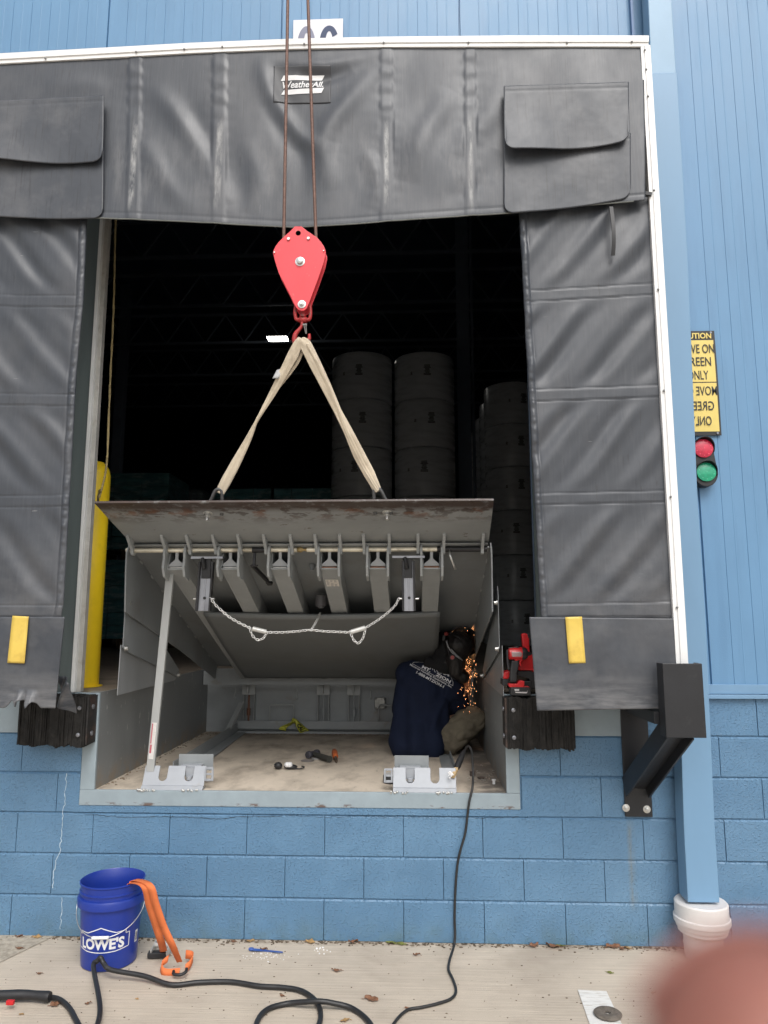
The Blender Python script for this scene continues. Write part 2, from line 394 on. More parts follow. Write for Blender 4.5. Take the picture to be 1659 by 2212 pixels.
# ------------------------------------------------------------------ painted block wall
B = .4064; H = .2032
PX0, PX1, PZ0 = -1.503, .805, .645          # pit opening in the wall
wall = thing("block_wall", "blue painted concrete block wall below the dock opening", "wall", (0, 0, 0))
cm = MB()
def block(x0, x1, z0, z1):
    for (ax, bx, az, bz) in ([(x0, x1, z0, z1)]):
        if bx-ax < .02: continue
        e = .004; gx = .0003; gz = .0014
        xa, xb, za, zb = ax+gx, bx-gx, az+gz, bz-gz
        dy = random.uniform(-.0012, .0012)
        cm.add([(xa, .0105, za), (xb, .0105, za), (xb, .0105, zb), (xa, .0105, zb), (xa+e*.45, dy, za+e*.4), (xb-e*.45, dy, za+e*.4), (xb-e*.45, dy, zb-e*2.9), (xa+e*.45, dy, zb-e*2.9)],
               [(4, 5, 6, 7), (0, 1, 5, 4), (1, 2, 6, 5), (2, 3, 7, 6), (3, 0, 4, 7)])
for k in range(6):
    z0, z1 = k*H, (k+1)*H
    off = H if k % 2 == 0 else 0
    i = -14
    while i < 16:
        x0 = i*B+off; x1 = x0+B; i += 1
        if k < 3: block(x0, x1, z0, z1); continue
        zb = z1
        if k == 3:
            if x1 > PX0-.0 and x0 < PX1:       # cut round the pit frame
                if x0 < PX0: block(x0, PX0, z0, z1)
                if x1 > PX1: block(PX1, x1, z0, z1)
                continue
        if x1 > PX0 and x0 < PX1:
            if x0 < PX0: block(x0, PX0, z0, zb)
            if x1 > PX1: block(PX1, x1, z0, zb)
            continue
        block(x0, x1, z0, zb)
mo0 = MB(); mo0.box((PX0-.03, -.0015, 3*H+.001), (PX1+.05, .04, PZ0)); mo0.build("patch_strip", M_cmu, wall)
cm.build("blocks", M_cmu, wall, fix=False)
mo = MB()   # painted mortar bed just behind the block faces
mo.box((-6, .0098, 0), (PX0, .05, 1.219)).box((PX1, .0098, 0), (6.6, .05, 1.219)).box((PX0, .0098, 0), (PX1, .05, PZ0))
mo.build("mortar", M_cmu, wall, fix=False)
# cracks in the paint
M_crack = mat("crack_pale", (0.42, 0.52, 0.60), .8, var=.2, vs=60)
M_crackd = mat("crack_dark", (0.03, 0.05, 0.07), .8)
def crack(path, w, m, jag=4):
    pts = []
    for (a, b_), (c, d) in zip(path, path[1:]):
        n_ = max(3, int(math.hypot(c-a, d-b_)/6))
        for i in range(n_): pts.append(P(a+(c-a)*i/n_+random.uniform(-jag, jag)*.5, b_+(d-b_)*i/n_+random.uniform(-jag, jag)*.35, -.0022))
    cr = MB(); vs = []; fs = []
    for i, p in enumerate(pts):
        d = (pts[min(i+1, len(pts)-1)]-pts[max(i-1, 0)]).normalized(); nrm = V((-d.z, 0, d.x))*w*random.uniform(.4, 1)*.5
        vs += [p+nrm, p-nrm]
        if i: fs.append((2*i-2, 2*i-1, 2*i+1, 2*i))
    cr.add(vs, fs); return cr.build("paint_crack", m, wall)
crack([(143, 1670), (140, 1730), (135, 1762), (130, 1835), (118, 1870), (112, 1925)], .005, M_crack)
crack([(135, 1940), (132, 1975), (128, 2015)], .005, M_crack)
crack([(180, 1757), (235, 1763), (290, 1766), (380, 1764), (480, 1769), (520, 1764), (615, 1762)], .0035, M_crackd, 3)
crack([(615, 1762), (700, 1765), (790, 1763), (870, 1766), (960, 1764), (1040, 1768), (1128, 1764)], .0025, M_crackd, 3)

# ------------------------------------------------------------------ building front above the dock
def cladding(mb, x0, x1, z0, z1, seams, y=0, pitch=.119, dep=.006):
    """flat sheet with narrow grooves, wider joints at seams; extruded in z"""
    xs = [(x0, 0)]; marks = []
    for s_ in seams:
        marks.append((s_, 1))
        for k in range(1, 9): marks.append((s_+k*pitch, 0))
    marks = sorted(m_ for m_ in marks if x0+.02 < m_[0] < x1-.02)
    prof = [(x0, y)]
    for mx, big in marks:
        wd = .006 if big else .0018; dd = .014 if big else .0025
        prof += [(mx-wd, y), (mx-wd*.4, y+dd), (mx+wd*.4, y+dd), (mx+wd, y)]
        if not big:
            prof += [(mx+.055, y-.0), (mx+.0565, y-.0008), (mx+.0595, y-.0008), (mx+.061, y)]
    prof.append((x1, y))
    prof = [p for i, p in enumerate(prof) if i == 0 or p[0] > prof[i-1][0] or i == len(prof)-1]
    n = len(prof); b_ = len(mb.v)
    mb.v += [V((p[0], p[1], z0)) for p in prof]+[V((p[0], p[1], z1)) for p in prof]
    for i in range(n-1): mb.f.append((b_+i, b_+i+1, b_+n+i+1, b_+n+i))
DX0, DX1, DZ1 = -1.545, .92, 4.25
bld = thing("warehouse_building", "blue metal clad warehouse front with an open dock doorway", "building", (0, 0, 1.22))
c = MB()
cladding(c, -6, 1.585, 4.26, 9.5, [-5.96+1.087*i for i in range(8)])
c.build("wall_cladding", M_panel, bld, fix=False)
c = MB(); cladding(c, 1.60, 7, 1.275, 9.5, [1.78+.03, 1.78+.03+1.087, 1.78+.03+2*1.087, 1.78+3.3])
c.build("side_cladding", M_panel, bld, fix=False)
c = MB(); c.box((1.585, -.03, 4.26), (1.60, .01, 9.5)).build("corner_trim", mat("blue_trim_paint", (.10, .19, .36), .45, var=.05), bld)
c = MB(); c.box((1.60, -.012, 1.228), (7, .02, 1.276)).box((1.60, -.026, 1.205), (7, .02, 1.226))
c.build("base_flashing", mat("flashing_blue_paint", (.16, .29, .44), .45, var=.08, vs=3, col2=(.4, .42, .42), c2=.6, c2s=3, c2lo=.68, c2hi=.72), bld, bevel=.002)
M_shadewall = mat("grey_green_shaded_wall", (0.10, 0.125, 0.125), .5, var=.12, vs=4, stretch=(3, 3, .4))  # wall panel inside the shelter, its shade put into a dark grey-green
c = MB(); c.box((-6, .0, 1.222), (DX0-.03, .03, 4.25)).box((DX1, .0, 1.222), (1.60, .03, 4.25))
c.each("shelter_backing", M_shadewall, bld)
c = MB(); c.box((DX0-.03, -.03, 1.225), (DX0-.010, .05, 4.22)).build("jamb_edge", mat("pale_jamb_metal", (.62, .63, .62), .45, var=.1, vs=6), bld, bevel=.002)
c = MB(); c.box((DX0-.010, -.006, 1.225), (DX0+.014, .035, 4.22)).build("door_track", M_galv, bld, bevel=.002)
c = MB(); c.box((DX0-.08, .03, 4.22), (DX1+.1, .12, 4.9)).build("door_head", M_dark, bld)
# interior shell
c = MB()
c.box((-26, 36, 1.2), (26, 36.3, 11)).box((-26.3, 0.05, 1.2), (-26, 36, 11)).box((26, .05, 1.2), (26.3, 36, 11)).box((-26.3, .05, 11), (26.3, 36.3, 11.2))
c.box((-26, .06, 1.0), (DX0-.10, .2, 11)).box((DX1+.02, .06, 1.0), (26, .2, 11)).box((DX0-.04, .06, 4.26), (DX1+.02, .2, 11))
c.build("inner_wall", M_dark, bld)
c = MB(); c.box((-6, .05, -.1), (7, .06, 9.5))
# dock floor with the pit cut out
FX0, FX1, PD = -1.425, .736, 2.1
f = MB(); f.box((-26, .051, 1.0), (FX0-.012, 36, 1.2215)).box((FX1+.012, .051, 1.0), (26, 36, 1.2215)).box((FX0-.012, PD+.02, 1.0), (FX1+.012, 36, 1.2215))
tag(f.build("floor", M_conc, org=(0, 0, 0)), kind='structure')
# pit floor
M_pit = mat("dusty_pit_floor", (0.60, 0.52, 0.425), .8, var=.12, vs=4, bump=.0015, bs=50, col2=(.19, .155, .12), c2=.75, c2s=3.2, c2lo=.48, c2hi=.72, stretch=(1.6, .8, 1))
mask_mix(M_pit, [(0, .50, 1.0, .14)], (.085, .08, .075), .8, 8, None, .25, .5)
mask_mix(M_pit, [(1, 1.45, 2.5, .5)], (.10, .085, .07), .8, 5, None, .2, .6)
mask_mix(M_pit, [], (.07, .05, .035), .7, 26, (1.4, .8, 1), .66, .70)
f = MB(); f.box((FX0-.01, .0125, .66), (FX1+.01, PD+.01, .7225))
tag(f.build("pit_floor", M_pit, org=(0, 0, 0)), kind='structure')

# steel curb frame of the pit
pit = thing("pit_curb_frame", "grey painted steel frame edging the leveler pit in the block wall", "steel frame", (-.35, 0, PZ0))
M_pitwall = mat("pit_wall_gray_paint", (0.215, 0.228, 0.232), .5, var=.14, vs=6, bump=.0006, bs=40, col2=(.42, .42, .40), c2=.7, c2s=16, c2lo=.66, c2hi=.70, stretch=(1, 1, .35), rvar=.1)
mask_mix(M_pitwall, [], (.50, .50, .48), .75, 26, (1, 1, .35), .635, .67)
mask_mix(M_pitwall, [(2, -.3, .20, .10)], (.27, .21, .15), .75, 10, None, .42, .6)
mask_mix(M_curb, [(2, -.2, .02, .008)], (.10, .05, .03), .85, 30, (.4, 1, 1), .55, .62)
c = MB(); c.box((PX0, -.006, PZ0), (PX1, .012, .7235)); c.build("bottom_curb_angle", M_curb, pit, bevel=.003)
c = MB(); c.box((PX0, -.005, .7237), (FX0, .012, 1.2225)).box((FX1, -.005, .7237), (PX1, .012, 1.2225)); c.each("side_curb_angle", M_curb, pit, bevel=.003)
c = MB(); c.box((FX0-.012, .0125, .70), (FX0, PD, 1.2225)).box((FX0-.077, -.005, 1.2226), (FX0, .09, 1.2235)); c.build("left_pit_wall", M_pitwall, pit)
c = MB(); c.box((FX1, .0125, .70), (FX1+.012, PD, 1.2225)); c.build("right_pit_wall", M_pitwall, pit)
c = MB(); c.box((FX0, PD, .70), (FX1, PD+.012, 1.2225)); c.build("rear_pit_wall", M_gray, pit)
c = MB(); c.box((-2.35, -.005, 1.012), (PX0-.001, .012, 1.2225)).build("left_edge_plate", M_curb, pit, bevel=.003)
c = MB(); c.box((PX1+.001, -.005, 1.012), (1.345, .012, 1.2225)).build("right_edge_plate", M_curb, pit, bevel=.003)

# ------------------------------------------------------------------ downspout and its boot
ds = thing("downspout", "pale blue square downspout running down the wall into a white boot", "downspout", (1.66, -.09, .2))
M_ds = mat("downspout_pale_blue", (0.165, 0.30, 0.455), .38, var=.06, vs=3, stretch=(1, 1, .3), rvar=.06)
M_ds2 = mat("downspout_lighter_blue", (0.22, 0.36, 0.50), .38, var=.06, vs=3)
def spout(rows, y0, y1, name, m):
    c = MB(); n = len(rows); vs = []
    for ul, ur, v in rows:
        a = P(ul, v, y0); b_ = P(ur, v, y0); z = (a.z+b_.z)/2
        vs += [V((a.x, y0, z)), V((b_.x, y0, z)), V((b_.x, y1, z)), V((a.x, y1, z))]
    fs = [(0, 1, 2, 3)]
    for i in range(n-1):
        for k in range(4): fs.append((4*i+k, 4*i+(k+1) % 4, 4*i+4+(k+1) % 4, 4*i+4+k))
    c.add(vs, fs+[tuple(4*(n-1)+k for k in range(4))]); c.build(name, m, ds, bevel=.004)
spout([(1405, 1463, 157), (1474-12, 1507+2, 1072), (1479, 1521, 1290), (1477, 1535, 1592), (1486, 1555, 1950)][0:1]+[(1422, 1486, 553), (1444, 1507, 1072), (1462, 1523, 1306), (1477, 1544, 1780), (1486, 1555, 1950)], -.15, -.035, "lower_pipe", M_ds)
spout([(1380, 1433, -330), (1400, 1451, 0), (1407, 1461, 160)], -.145, -.04, "upper_pipe", M_ds2)
bt = MB(); bc = V((1.655, -.095, 0))
bt.lathe([(.088, 0), (.09, .05), (.092, .058), (.09, .064), (.09, .10), (.108, .112), (.114, .118), (.114, .132), (.120, .136), (.124, .15), (.124, .158), (.131, .16), (.131, .182), (.124, .186), (.124, .245), (.118, .252), (.085, .25)], bc, n=48, cap=True)
boot = bt.build("pipe_boot", mat("white_pvc", (.74, .72, .70), .38, var=.04, vs=10, col2=(.45, .38, .3), c2=.3, c2s=9, c2lo=.55, c2hi=.75), ds, smooth='auto')

# ------------------------------------------------------------------ number sign above the door
sg = thing("bay_number_sign", "white square sign with bay number on the blue cladding above the dock shelter", "sign", P(686, 120, -.02))
c = MB(); a = P(634, 44, -.02); b2 = P(741, 44, -.02)
c.box((a.x, -.022, 4.93), (b2.x, -.014, a.z)).build("board", mat("sign_white", (.72, .72, .76), .5, var=.05, vs=8), sg)
cx1 = P(662, 80, -.02).x; cx2 = P(711, 80, -.02).x; zt = P(660, 57, -.022).z
def ringarc(cx, cz, ao, bo, ai, bi, t0, t1, n=40):
    vs = []; fs = []
    for i in range(n+1):
        t = R(t0+(t1-t0)*i/n); vs += [V((cx+ao*math.cos(t), -.0235, cz+bo*math.sin(t))), V((cx+ai*math.cos(t), -.0235, cz+bi*math.sin(t)))]
        if i: fs.append((2*i-2, 2*i-1, 2*i+1, 2*i))
    return vs, fs
c = MB(); c.add(*ringarc(cx1, zt-.125, .0545, .125, .0165, .080, 0, 360)); c.build("first_digit", mat("faded_digit_grey", (.22, .23, .31), .6), sg)
c = MB(); c.add(*ringarc(cx2, zt-.115, .058, .115, .022, .076, 28, 180)); c.add(*ringarc(cx2, zt-.170, .058, .082, .022, .045, 0, 360)); c.build("second_digit", mat("digit_navy", (.035, .055, .12), .6), sg)

# ================================================================== DOCK SHELTER
M_vinyl = mat("black_vinyl", (0.041, 0.047, 0.058), .46, var=.10, vs=5, bump=.00025, bs=240, col2=(.12, .12, .125), c2=.55, c2s=2.2, c2lo=.48, c2hi=.75, stretch=(1, 1, .6), rvar=.07, spec=.6)
def vinyl(name): 
    m = M_vinyl.copy(); m.name = name; return m
shy = -.45
sh = thing("dock_shelter", "black vinyl dock shelter with white metal edging around the open bay", "dock shelter", (0, -.2, 1.2))
def rd(p0, a, b_, wdt):      # gaussian ridge round a polyline given in (x,z), fading towards its ends
    best = 9; bs = 0
    for i in range(len(a)-1):
        ax, az = a[i]; bx, bz = a[i+1]; dx, dz = bx-ax, bz-az
        t = max(0, min(1, ((p0[0]-ax)*dx+(p0[1]-az)*dz)/(dx*dx+dz*dz)))
        dd_ = math.hypot(p0[0]-ax-t*dx, p0[1]-az-t*dz)
        if dd_ < best: best = dd_; bs = (i+t)/(len(a)-1)
    return b_*1.15*math.exp(-(best/wdt)**2)*(.15+.85*math.sin(math.pi*bs))
def xz(u, v, Y=shy): q = P(u, v, Y); return (q.x, q.z)
# header curtain
top_t = [(-60, 139), (0, 135), (200, 124), (415, 112), (640, 103), (829, 99), (1100, 98), (1390, 98)]
bot_t = [(-60, 468), (0, 470), (225, 478), (400, 485), (520, 492), (640, 498), (760, 491), (900, 480), (1120, 466), (1250, 452), (1390, 440)]
bands = [(278, 306), (460, 490), (822, 848), (1003, 1028)]
ridges = [([xz(330, 190), xz(400, 270), xz(470, 380), xz(500, 450)], .022, .045), ([xz(395, 230), xz(450, 330), xz(530, 460)], -.016, .05),
          ([xz(560, 120), xz(590, 210), xz(640, 290), xz(690, 330)], .024, .035), ([xz(620, 120), xz(600, 230), xz(650, 330), xz(640, 450)], -.016, .05),
          ([xz(840, 130), xz(760, 215), xz(700, 310), xz(720, 420)], .020, .045), ([xz(760, 150), xz(700, 170), xz(640, 160)], -.022, .03), ([xz(830, 112), xz(700, 140), xz(570, 128)], .016, .028),
          ([xz(980, 200), xz(920, 290), xz(880, 400)], .014, .05), ([xz(1090, 130), xz(1060, 250), xz(960, 350)], .012, .05),
          ([xz(310, 300), xz(360, 400), xz(420, 470)], .012, .04), ([xz(240, 190), xz(180, 180), xz(100, 190)], .008, .04), ([xz(1080, 330), xz(1040, 400), xz(960, 440)], -.010, .04),
          ([xz(120, 260), xz(60, 310), xz(10, 330)], .008, .04), ([xz(530, 300), xz(560, 400), xz(540, 470)], .012, .04), ([xz(790, 330), xz(820, 400), xz(800, 460)], .012, .035)]
ridges = [([(q.x, q.y) for q in smoothpts([V((x, z, 0)) for x, z in rl], 4)], am, wd*1.35) for rl, am, wd in ridges]
def header(s_, t):
    u = -60+s_*1450; v0 = interp(u, top_t); v1 = interp(u, bot_t); v = v0+(v1-v0)*t
    p = P(u, v, shy); x, z = p.x, p.z
    d = 0
    env = math.sin(math.pi*min(1, t*1.0))**.6 if 0 < t < 1 else 0
    for rdg in ridges: d += rd((x, z), rdg[0], rdg[1], rdg[2])*env
    d += .014*fbm(x*1.5+z*.8, z*.9, 3., 2)*env+.0012*fbm(x*7, z*3, 9.)*env
    for a, b_ in bands:
        xa, xb = a, b_
        inb = sstep(xa-3, xa, u)*(1-sstep(xb, xb+3, u))
        lower = sstep(.35, .45, t)
        d = d*(1-.8*inb*lower)+inb*.004
        d += inb*(1-lower)*.0016*math.sin(z*62+3*fbm(x*4, z*3, 2.))       # puckers above the stay
        for e in (xa, xb): d -= .003*math.exp(-((u-e)/1.6)**2)
        d += .0006*math.sin(z*90+x*9)*math.exp(-((u-(xa+xb)/2)/26)**2)*(1-inb)
    d -= .0025*math.exp(-((v1-v-13)/1.8)**2)                          # hem stitch
    return (x, shy-d-.03*t, z)
M_head = vinyl("header_vinyl")
hc = MB(); hc.grid(header, 420, 130)
HO = worldloc(sh)
for (a, b_), st_ in zip(bands, (.8, .6, .85, .75)):
    xa = P(a+6, 350, shy).x-HO.x; xb = P(b_-6, 350, shy).x-HO.x
    zt_ = P(a, 250, shy).z-HO.z; zb_ = P(a, 468, shy).z-HO.z
    mask_mix(M_head, [(0, xa, xb, .012), (2, zb_, zt_, .12)], (.42, .42, .41), st_, 26, (1, 1, .3), .40, .62)
mask_mix(M_head, [(2, P(500, 480, shy).z-HO.z, P(500, 260, shy).z-HO.z, .2)], (.16, .16, .165), .6, 7, (1.6, 1, .35), .5, .72)
mask_mix(M_head, [], (.03, .03, .034), .5, 11, (7, 1, .5), .56, .66)
mask_mix(M_head, [], (.09, .094, .102), .35, 5, (34, 1, 1.0), .46, .66)
mask_mix(M_head, [], (.34, .34, .33), .5, 3.2, (14, 1, .9), .70, .73)
hc.build("header_curtain", M_head, sh, smooth=True, solid=.003)
# white hem line of the header
hl = MB(); hl.tube([V(header((i+60)/1450, 1))+V((0, -.002, -.001)) for i in range(-60, 1390, 25)], .0035, 6); hl.build("hem_edge", mat("hem_edge_grey", (.16, .17, .16), .6), sh)
# logo patch
def onhead(u, v, lift):
    t = (v-interp(u, top_t))/(interp(u, bot_t)-interp(u, top_t)); q = header((u+60)/1450, t); return V((q[0], q[1]-lift, q[2]))
lp = MB(); lp.grid(lambda a, b_: onhead(592+a*123, 145+b_*82, .003), 50, 34)
pe = lp.build("logo_patch", mat("patch_vinyl", (.04, .042, .047), .45, var=.08), sh, smooth=True, solid=.003)
lg = MB()
def quadstrip(pts4):    # display px corners tl,tr,br,bl laid on the header
    tl, tr, br, bl = pts4
    lg.grid(lambda a, b_: onhead((tl[0]+(tr[0]-tl[0])*a)*(1-b_)+(bl[0]+(br[0]-bl[0])*a)*b_, (tl[1]+(tr[1]-tl[1])*a)*(1-b_)+(bl[1]+(br[1]-bl[1])*a)*b_, .0068), 24, 4)
quadstrip([(613, 165), (701, 163), (695, 173), (607, 177)])
quadstrip([(614, 197), (701, 193), (695, 205), (608, 208)])
vs, fs = text2d("WeatherAll.", 1, .022, .25, sub=1)
xs = [v_[0] for v_ in vs]; ys = [v_[1] for v_ in vs]
lg.add([onhead(611+(x-min(xs))/(max(xs)-min(xs))*88, 194.5-(y-min(ys))/(max(ys)-min(ys))*15.5-(x-min(xs))/(max(xs)-min(xs))*2.5, .0085) for x, y in vs], fs)
lg.build("logo_print", M_wht, pe)
# flaps of the header
def flap(u0, u1, vt0, vt1, vb0, vb1, Y0, name, lift, wavy, rad=22):
    m = MB(); nx, nz = 90, 50
    def fn(a, b_):
        u = u0+(u1-u0)*a; vt = vt0+(vt1-vt0)*a; vb = vb0+(vb1-vb0)*a+wavy*math.sin(a*math.pi*1.1)*(1 if b_ > .5 else 0)*b_
        # rounded lower corners
        e = min(u-u0, u1-u)
        if e < rad: vb -= rad-math.sqrt(max(0, rad*rad-(rad-e)**2))
        v = vt+(vb-vt)*b_; p = P(u, v, Y0)
        d = lift*b_*b_*(.6+.5*math.sin(a*5+1)) + .002*fbm(p.x*6, p.z*5, 1)
        d -= .002*math.exp(-((v-vt-12)/1.5)**2)
        return (p.x, Y0-d-.002, p.z)
    m.grid(fn, nx, nz); return m.build(name, M_flap, sh, smooth=True, solid=.005)
M_flap = vinyl("flap_vinyl"); mask_mix(M_flap, [], (.022, .022, .025), .6, 6, (16, 1, .8), .54, .66); mask_mix(M_flap, [], (.15, .15, .155), .5, 3, (1, 1, 1), .5, .75)
flap(1088, 1362, 300, 288, 465, 430, shy-.034, "lower_flap", .010, 4)
flap(1088, 1358, 187, 178, 333, 310, shy-.052, "upper_flap", .040, 6)
flap(-60, 224, 330, 318, 468, 474, shy-.034, "lower_flap", .012, 3)
flap(-60, 225, 222, 207, 345, 354, shy-.052, "upper_flap", .035, 6)
# side curtains
def panel_bands(table): return table
def curtain(nm, left_t, right_t, v0, v1, bnds, diag, Y0, flip, M, hemu=None, rows=360, cols=110, amp=.013):
    # left_t/right_t: u as a function of v ; bnds: list of ((vl,vr) upper line, (vl,vr) lower line)
    def fn(a, b_):
        v = v0+(v1-v0)*b_; ul = interp(v, left_t); ur = interp(v, right_t); u = ul+(ur-ul)*a; p = P(u, v, Y0); x, z = p.x, p.z
        lines = []; inb = 0; env = 1
        for (a0, a1), (c0, c1) in bnds:
            t0 = a0+(a1-a0)*a; t1 = c0+(c1-c0)*a
            inb = max(inb, sstep(t0-1, t0+1, v)*(1-sstep(t1-1, t1+1, v)))
            lines += [t0, t1]
            env *= 1-.85*math.exp(-(max(0, abs(v-(t0+t1)/2)-12)/26)**2)
        s_ = (z*math.cos(diag)+x*math.sin(diag)*(1 if not flip else -1))
        wob = .035*fbm(x*1.1, z*1.1, 5., 2)
        k = math.sin((s_+wob)*2*math.pi/.19)+.35*math.sin((s_+wob*1.2)*2*math.pi/.105+1.3)
        e2 = sstep(0, .25, a)*sstep(0, .12, 1-a) if not flip else sstep(0, .12, 1-a)
        d = amp*k*env*e2*(.4+.9*abs(fbm(x*.9, z*.9, 8., 1)))*.8
        d += .004*fbm(x*2, z*1.6, 2., 2)*env+.0006*fbm(x*10, z*7, 4.)
        d = d*(1-inb)+inb*(.0012+.002*fbm(x*9, z*9, 4., 2))
        for t in lines: d -= .003*math.exp(-((v-t)/1.4)**2)
        edge = (u-ul) if hemu == 'L' else (ur-u) if hemu == 'R' else 99
        if edge < 16:
            d += .010*math.sin(math.pi*edge/16)+.0028*fbm(x*16, z*26, 4.)*math.sin(math.pi*edge/16)*2
        d -= .003*math.exp(-((edge-17)/1.2)**2)
        return (x, Y0-d, z)
    m = MB(); m.grid(fn, cols, rows); m.build(nm, M, sh, smooth=True, solid=.003); return fn
M_sideR = vinyl("right_curtain_vinyl"); M_sideL = vinyl("left_curtain_vinyl")
for m_ in (M_sideR, M_sideL):
    mask_mix(m_, [], (.45, .45, .44), .6, 3.4, (1.4, 1, 26), .705, .73)
    mask_mix(m_, [], (.085, .088, .096), .3, 4, (20, 1, 1.2), .48, .68)
    mask_mix(m_, [], (.022, .023, .026), .55, 9, (9, 1, 1.0), .60, .68)
    mask_mix(m_, [(2, -.2, 1.0, .5)], (.15, .15, .155), .55, 3.0, (1, 1, 1.5), .42, .7)
curtain("right_curtain", [(440, 1120), (1333, 1168)], [(440, 1412), (1430, 1476)], 425, 1335,
        [((629, 612), (653, 636)), ((843, 832), (868, 857)), ((1067, 1060), (1091, 1084)), ((1306, 1300), (1333, 1332))], R(50), shy+.012, True, M_sideR, 'L')
curtain("left_curtain", [(440, -70), (1540, -90)], [(440, 190), (485, 188), (650, 181), (800, 166), (1000, 155), (1300, 138), (1335, 132)], 440, 1335,
        [((637, 640), (661, 664)), ((850, 853), (874, 877)), ((1073, 1070), (1097, 1094)), ((1308, 1308), (1332, 1332))], R(50), shy+.012, False, M_sideL, 'R')
# lower flaps of the side curtains
def lowflap(nm, cs, Y0, M, ragged):
    m = MB()
    def fn(a, b_):
        t = cs[0][0]*(1-a)+cs[1][0]*a, cs[0][1]*(1-a)+cs[1][1]*a; q = cs[3][0]*(1-a)+cs[2][0]*a, cs[3][1]*(1-a)+cs[2][1]*a
        u = t[0]*(1-b_)+q[0]*b_; v = t[1]*(1-b_)+q[1]*b_
        p = P(u, v, Y0); d = .006*fbm(p.x*2.5, p.z*2.5, 6.)*b_+.002*fbm(p.x*9, p.z*9, 6.)
        d += .016*math.exp(-(((a-.45)+(b_)*.25)/.12)**2)*(1-b_)*b_*2
        if ragged and b_ > .8 and .45 < a < .85:
            k = (b_-.8)/.2*math.sin((a-.45)/.4*math.pi); d += .09*k*abs(fbm(a*6, 3, 1)); p.z += .09*k*abs(fbm(a*7, 7, 1, 2))
        return (p.x, Y0-d, p.z)
    m.grid(fn, 90, 60); return m.build(nm, M, sh, smooth=True, solid=.005)
M_low = vinyl("lower_flap_vinyl"); mask_mix(M_low, [(2, -.3, .16, .14)], (.21, .21, .215), .75, 5, (.8, 1, 5), .42, .66); mask_mix(M_low, [], (.14, .14, .145), .5, 3, (1, 1, 1.6), .48, .72)
lowflap("lower_right_flap", [(1143, 1333), (1464, 1336), (1478, 1530), (1160, 1535)], shy-.006, M_low, False)
lowflap("lower_left_flap", [(-70, 1333), (140, 1333), (119, 1530), (-80, 1528)], shy-.006, M_low, True)
# yellow guide strips sewn on the flaps
M_guide = mat("yellow_guide_vinyl", (0.70, 0.50, 0.10), .45, var=.08, vs=9, col2=(.42, .26, .05), c2=.55, c2s=7, c2lo=.5, c2hi=.7)
def guide(cs, lab):
    m = MB(); m.grid(lambda a, b_: P((cs[0][0]*(1-a)+cs[1][0]*a)*(1-b_)+(cs[3][0]*(1-a)+cs[2][0]*a)*b_, (cs[0][1]*(1-a)+cs[1][1]*a)*(1-b_)+(cs[3][1]*(1-a)+cs[2][1]*a)*b_, shy-.019+.002*math.sin(b_*7)), 4, 20)
    m.build("guide_strip", M_guide, sh, smooth=True, solid=.003)['label'] = lab
guide([(1221, 1333), (1257, 1332), (1265, 1432), (1229, 1433)], "yellow strip sewn on the right lower flap")
guide([(27, 1330), (62, 1332), (53, 1433), (16, 1432)], "yellow strip sewn on the left lower flap")
# torn folded flap hanging behind the left one
m = MB(); m.grid(lambda a, b_: (P(118+a*42-12*b_*a, 1462+b_*62+10*a*b_, -.30) + V((0, .05*math.sin(a*5+b_*3)+.04*b_, -.03*a*a))), 16, 16)
m.build("torn_side_flap", M_low, sh, smooth=True, solid=.006)
# white edging: top and right side, with rivets
def strip(nm, rows, Y0, dep, M):
    """rows: (inner point, outer point) in px; a flat bar with a small raised lip"""
    c = MB(); vs = []; fs = []
    for a, b_ in rows:
        pa = P(*a, Y0); pb = P(*b_, Y0); mid = pa.lerp(pb, .38)
        vs += [pa+V((0, dep, 0)), pa, mid+V((0, 0, 0)), mid+V((0, -.006, 0)), pb+V((0, -.006, 0)), pb+V((0, dep, 0))]
    for i in range(len(rows)-1):
        for k in range(5): fs.append((6*i+k, 6*i+k+1, 6*i+7+k, 6*i+6+k))
    fs += [tuple(range(6)), tuple(6*(len(rows)-1)+k for k in range(6))]
    c.add(vs, fs); return c.build(nm, M, sh)
tt = strip("top_edging", [((x, interp(x, top_t)+2), (x, interp(x, top_t)+2-20-(1.5 if x > 900 else 0))) for x in (-60, 0, 200, 415, 640, 829, 1100, 1401)], shy-.012, .05, M_white)
rt = strip("side_edging", [((1384+(1462-1384)*k/10, 99+(1452-99)*k/10), (1404+(1487-1404)*k/10, 99+(1452-99)*k/10)) for k in range(11)], shy-.011, .05, M_white)
rv = MB()
for u, v in ((98, 124), (294, 110), (398, 104), (480, 99), (657, 93), (829, 90), (1012, 90), (1225, 90), (1365, 88)): rv.sphere(P(u, v+2, shy-.018), .006, 8)
for u, v in ((1393, 108), (1396, 150), (1400, 208), (1413, 411), (1422, 625), (1434, 844), (1449, 1073), (1463, 1312)): rv.sphere(P(u, v, shy-.018), .006, 8)
rv.each("rivet", mat("dull_rivet", (.25, .25, .25), .4, .6), sh, smooth=True)
# frame tubes behind the cloth, side returns of the shelter
c = MB(); c.box((1.50, shy+.03, 1.3), (1.54, -.001, 4.60)).box((-2.7, shy+.03, 4.56), (1.54, -.001, 4.62))
c.build("side_return", vinyl("return_vinyl"), sh)
# small black strap hanging in front of the right curtain and buckle
c = MB(); c.grid(lambda a, b_: P(1316+8*a+6*math.sin(b_*2.4), 447+105*b_, shy-.03-.02*math.sin(b_*3)), 2, 14); c.build("hanging_strap", M_blk, sh, solid=.006)
c = MB(); c.beam(P(1393, 418, shy-.02), P(1408, 420, shy-.02), .012, .02); c.build("edge_clip", M_blk, sh, bevel=.002)

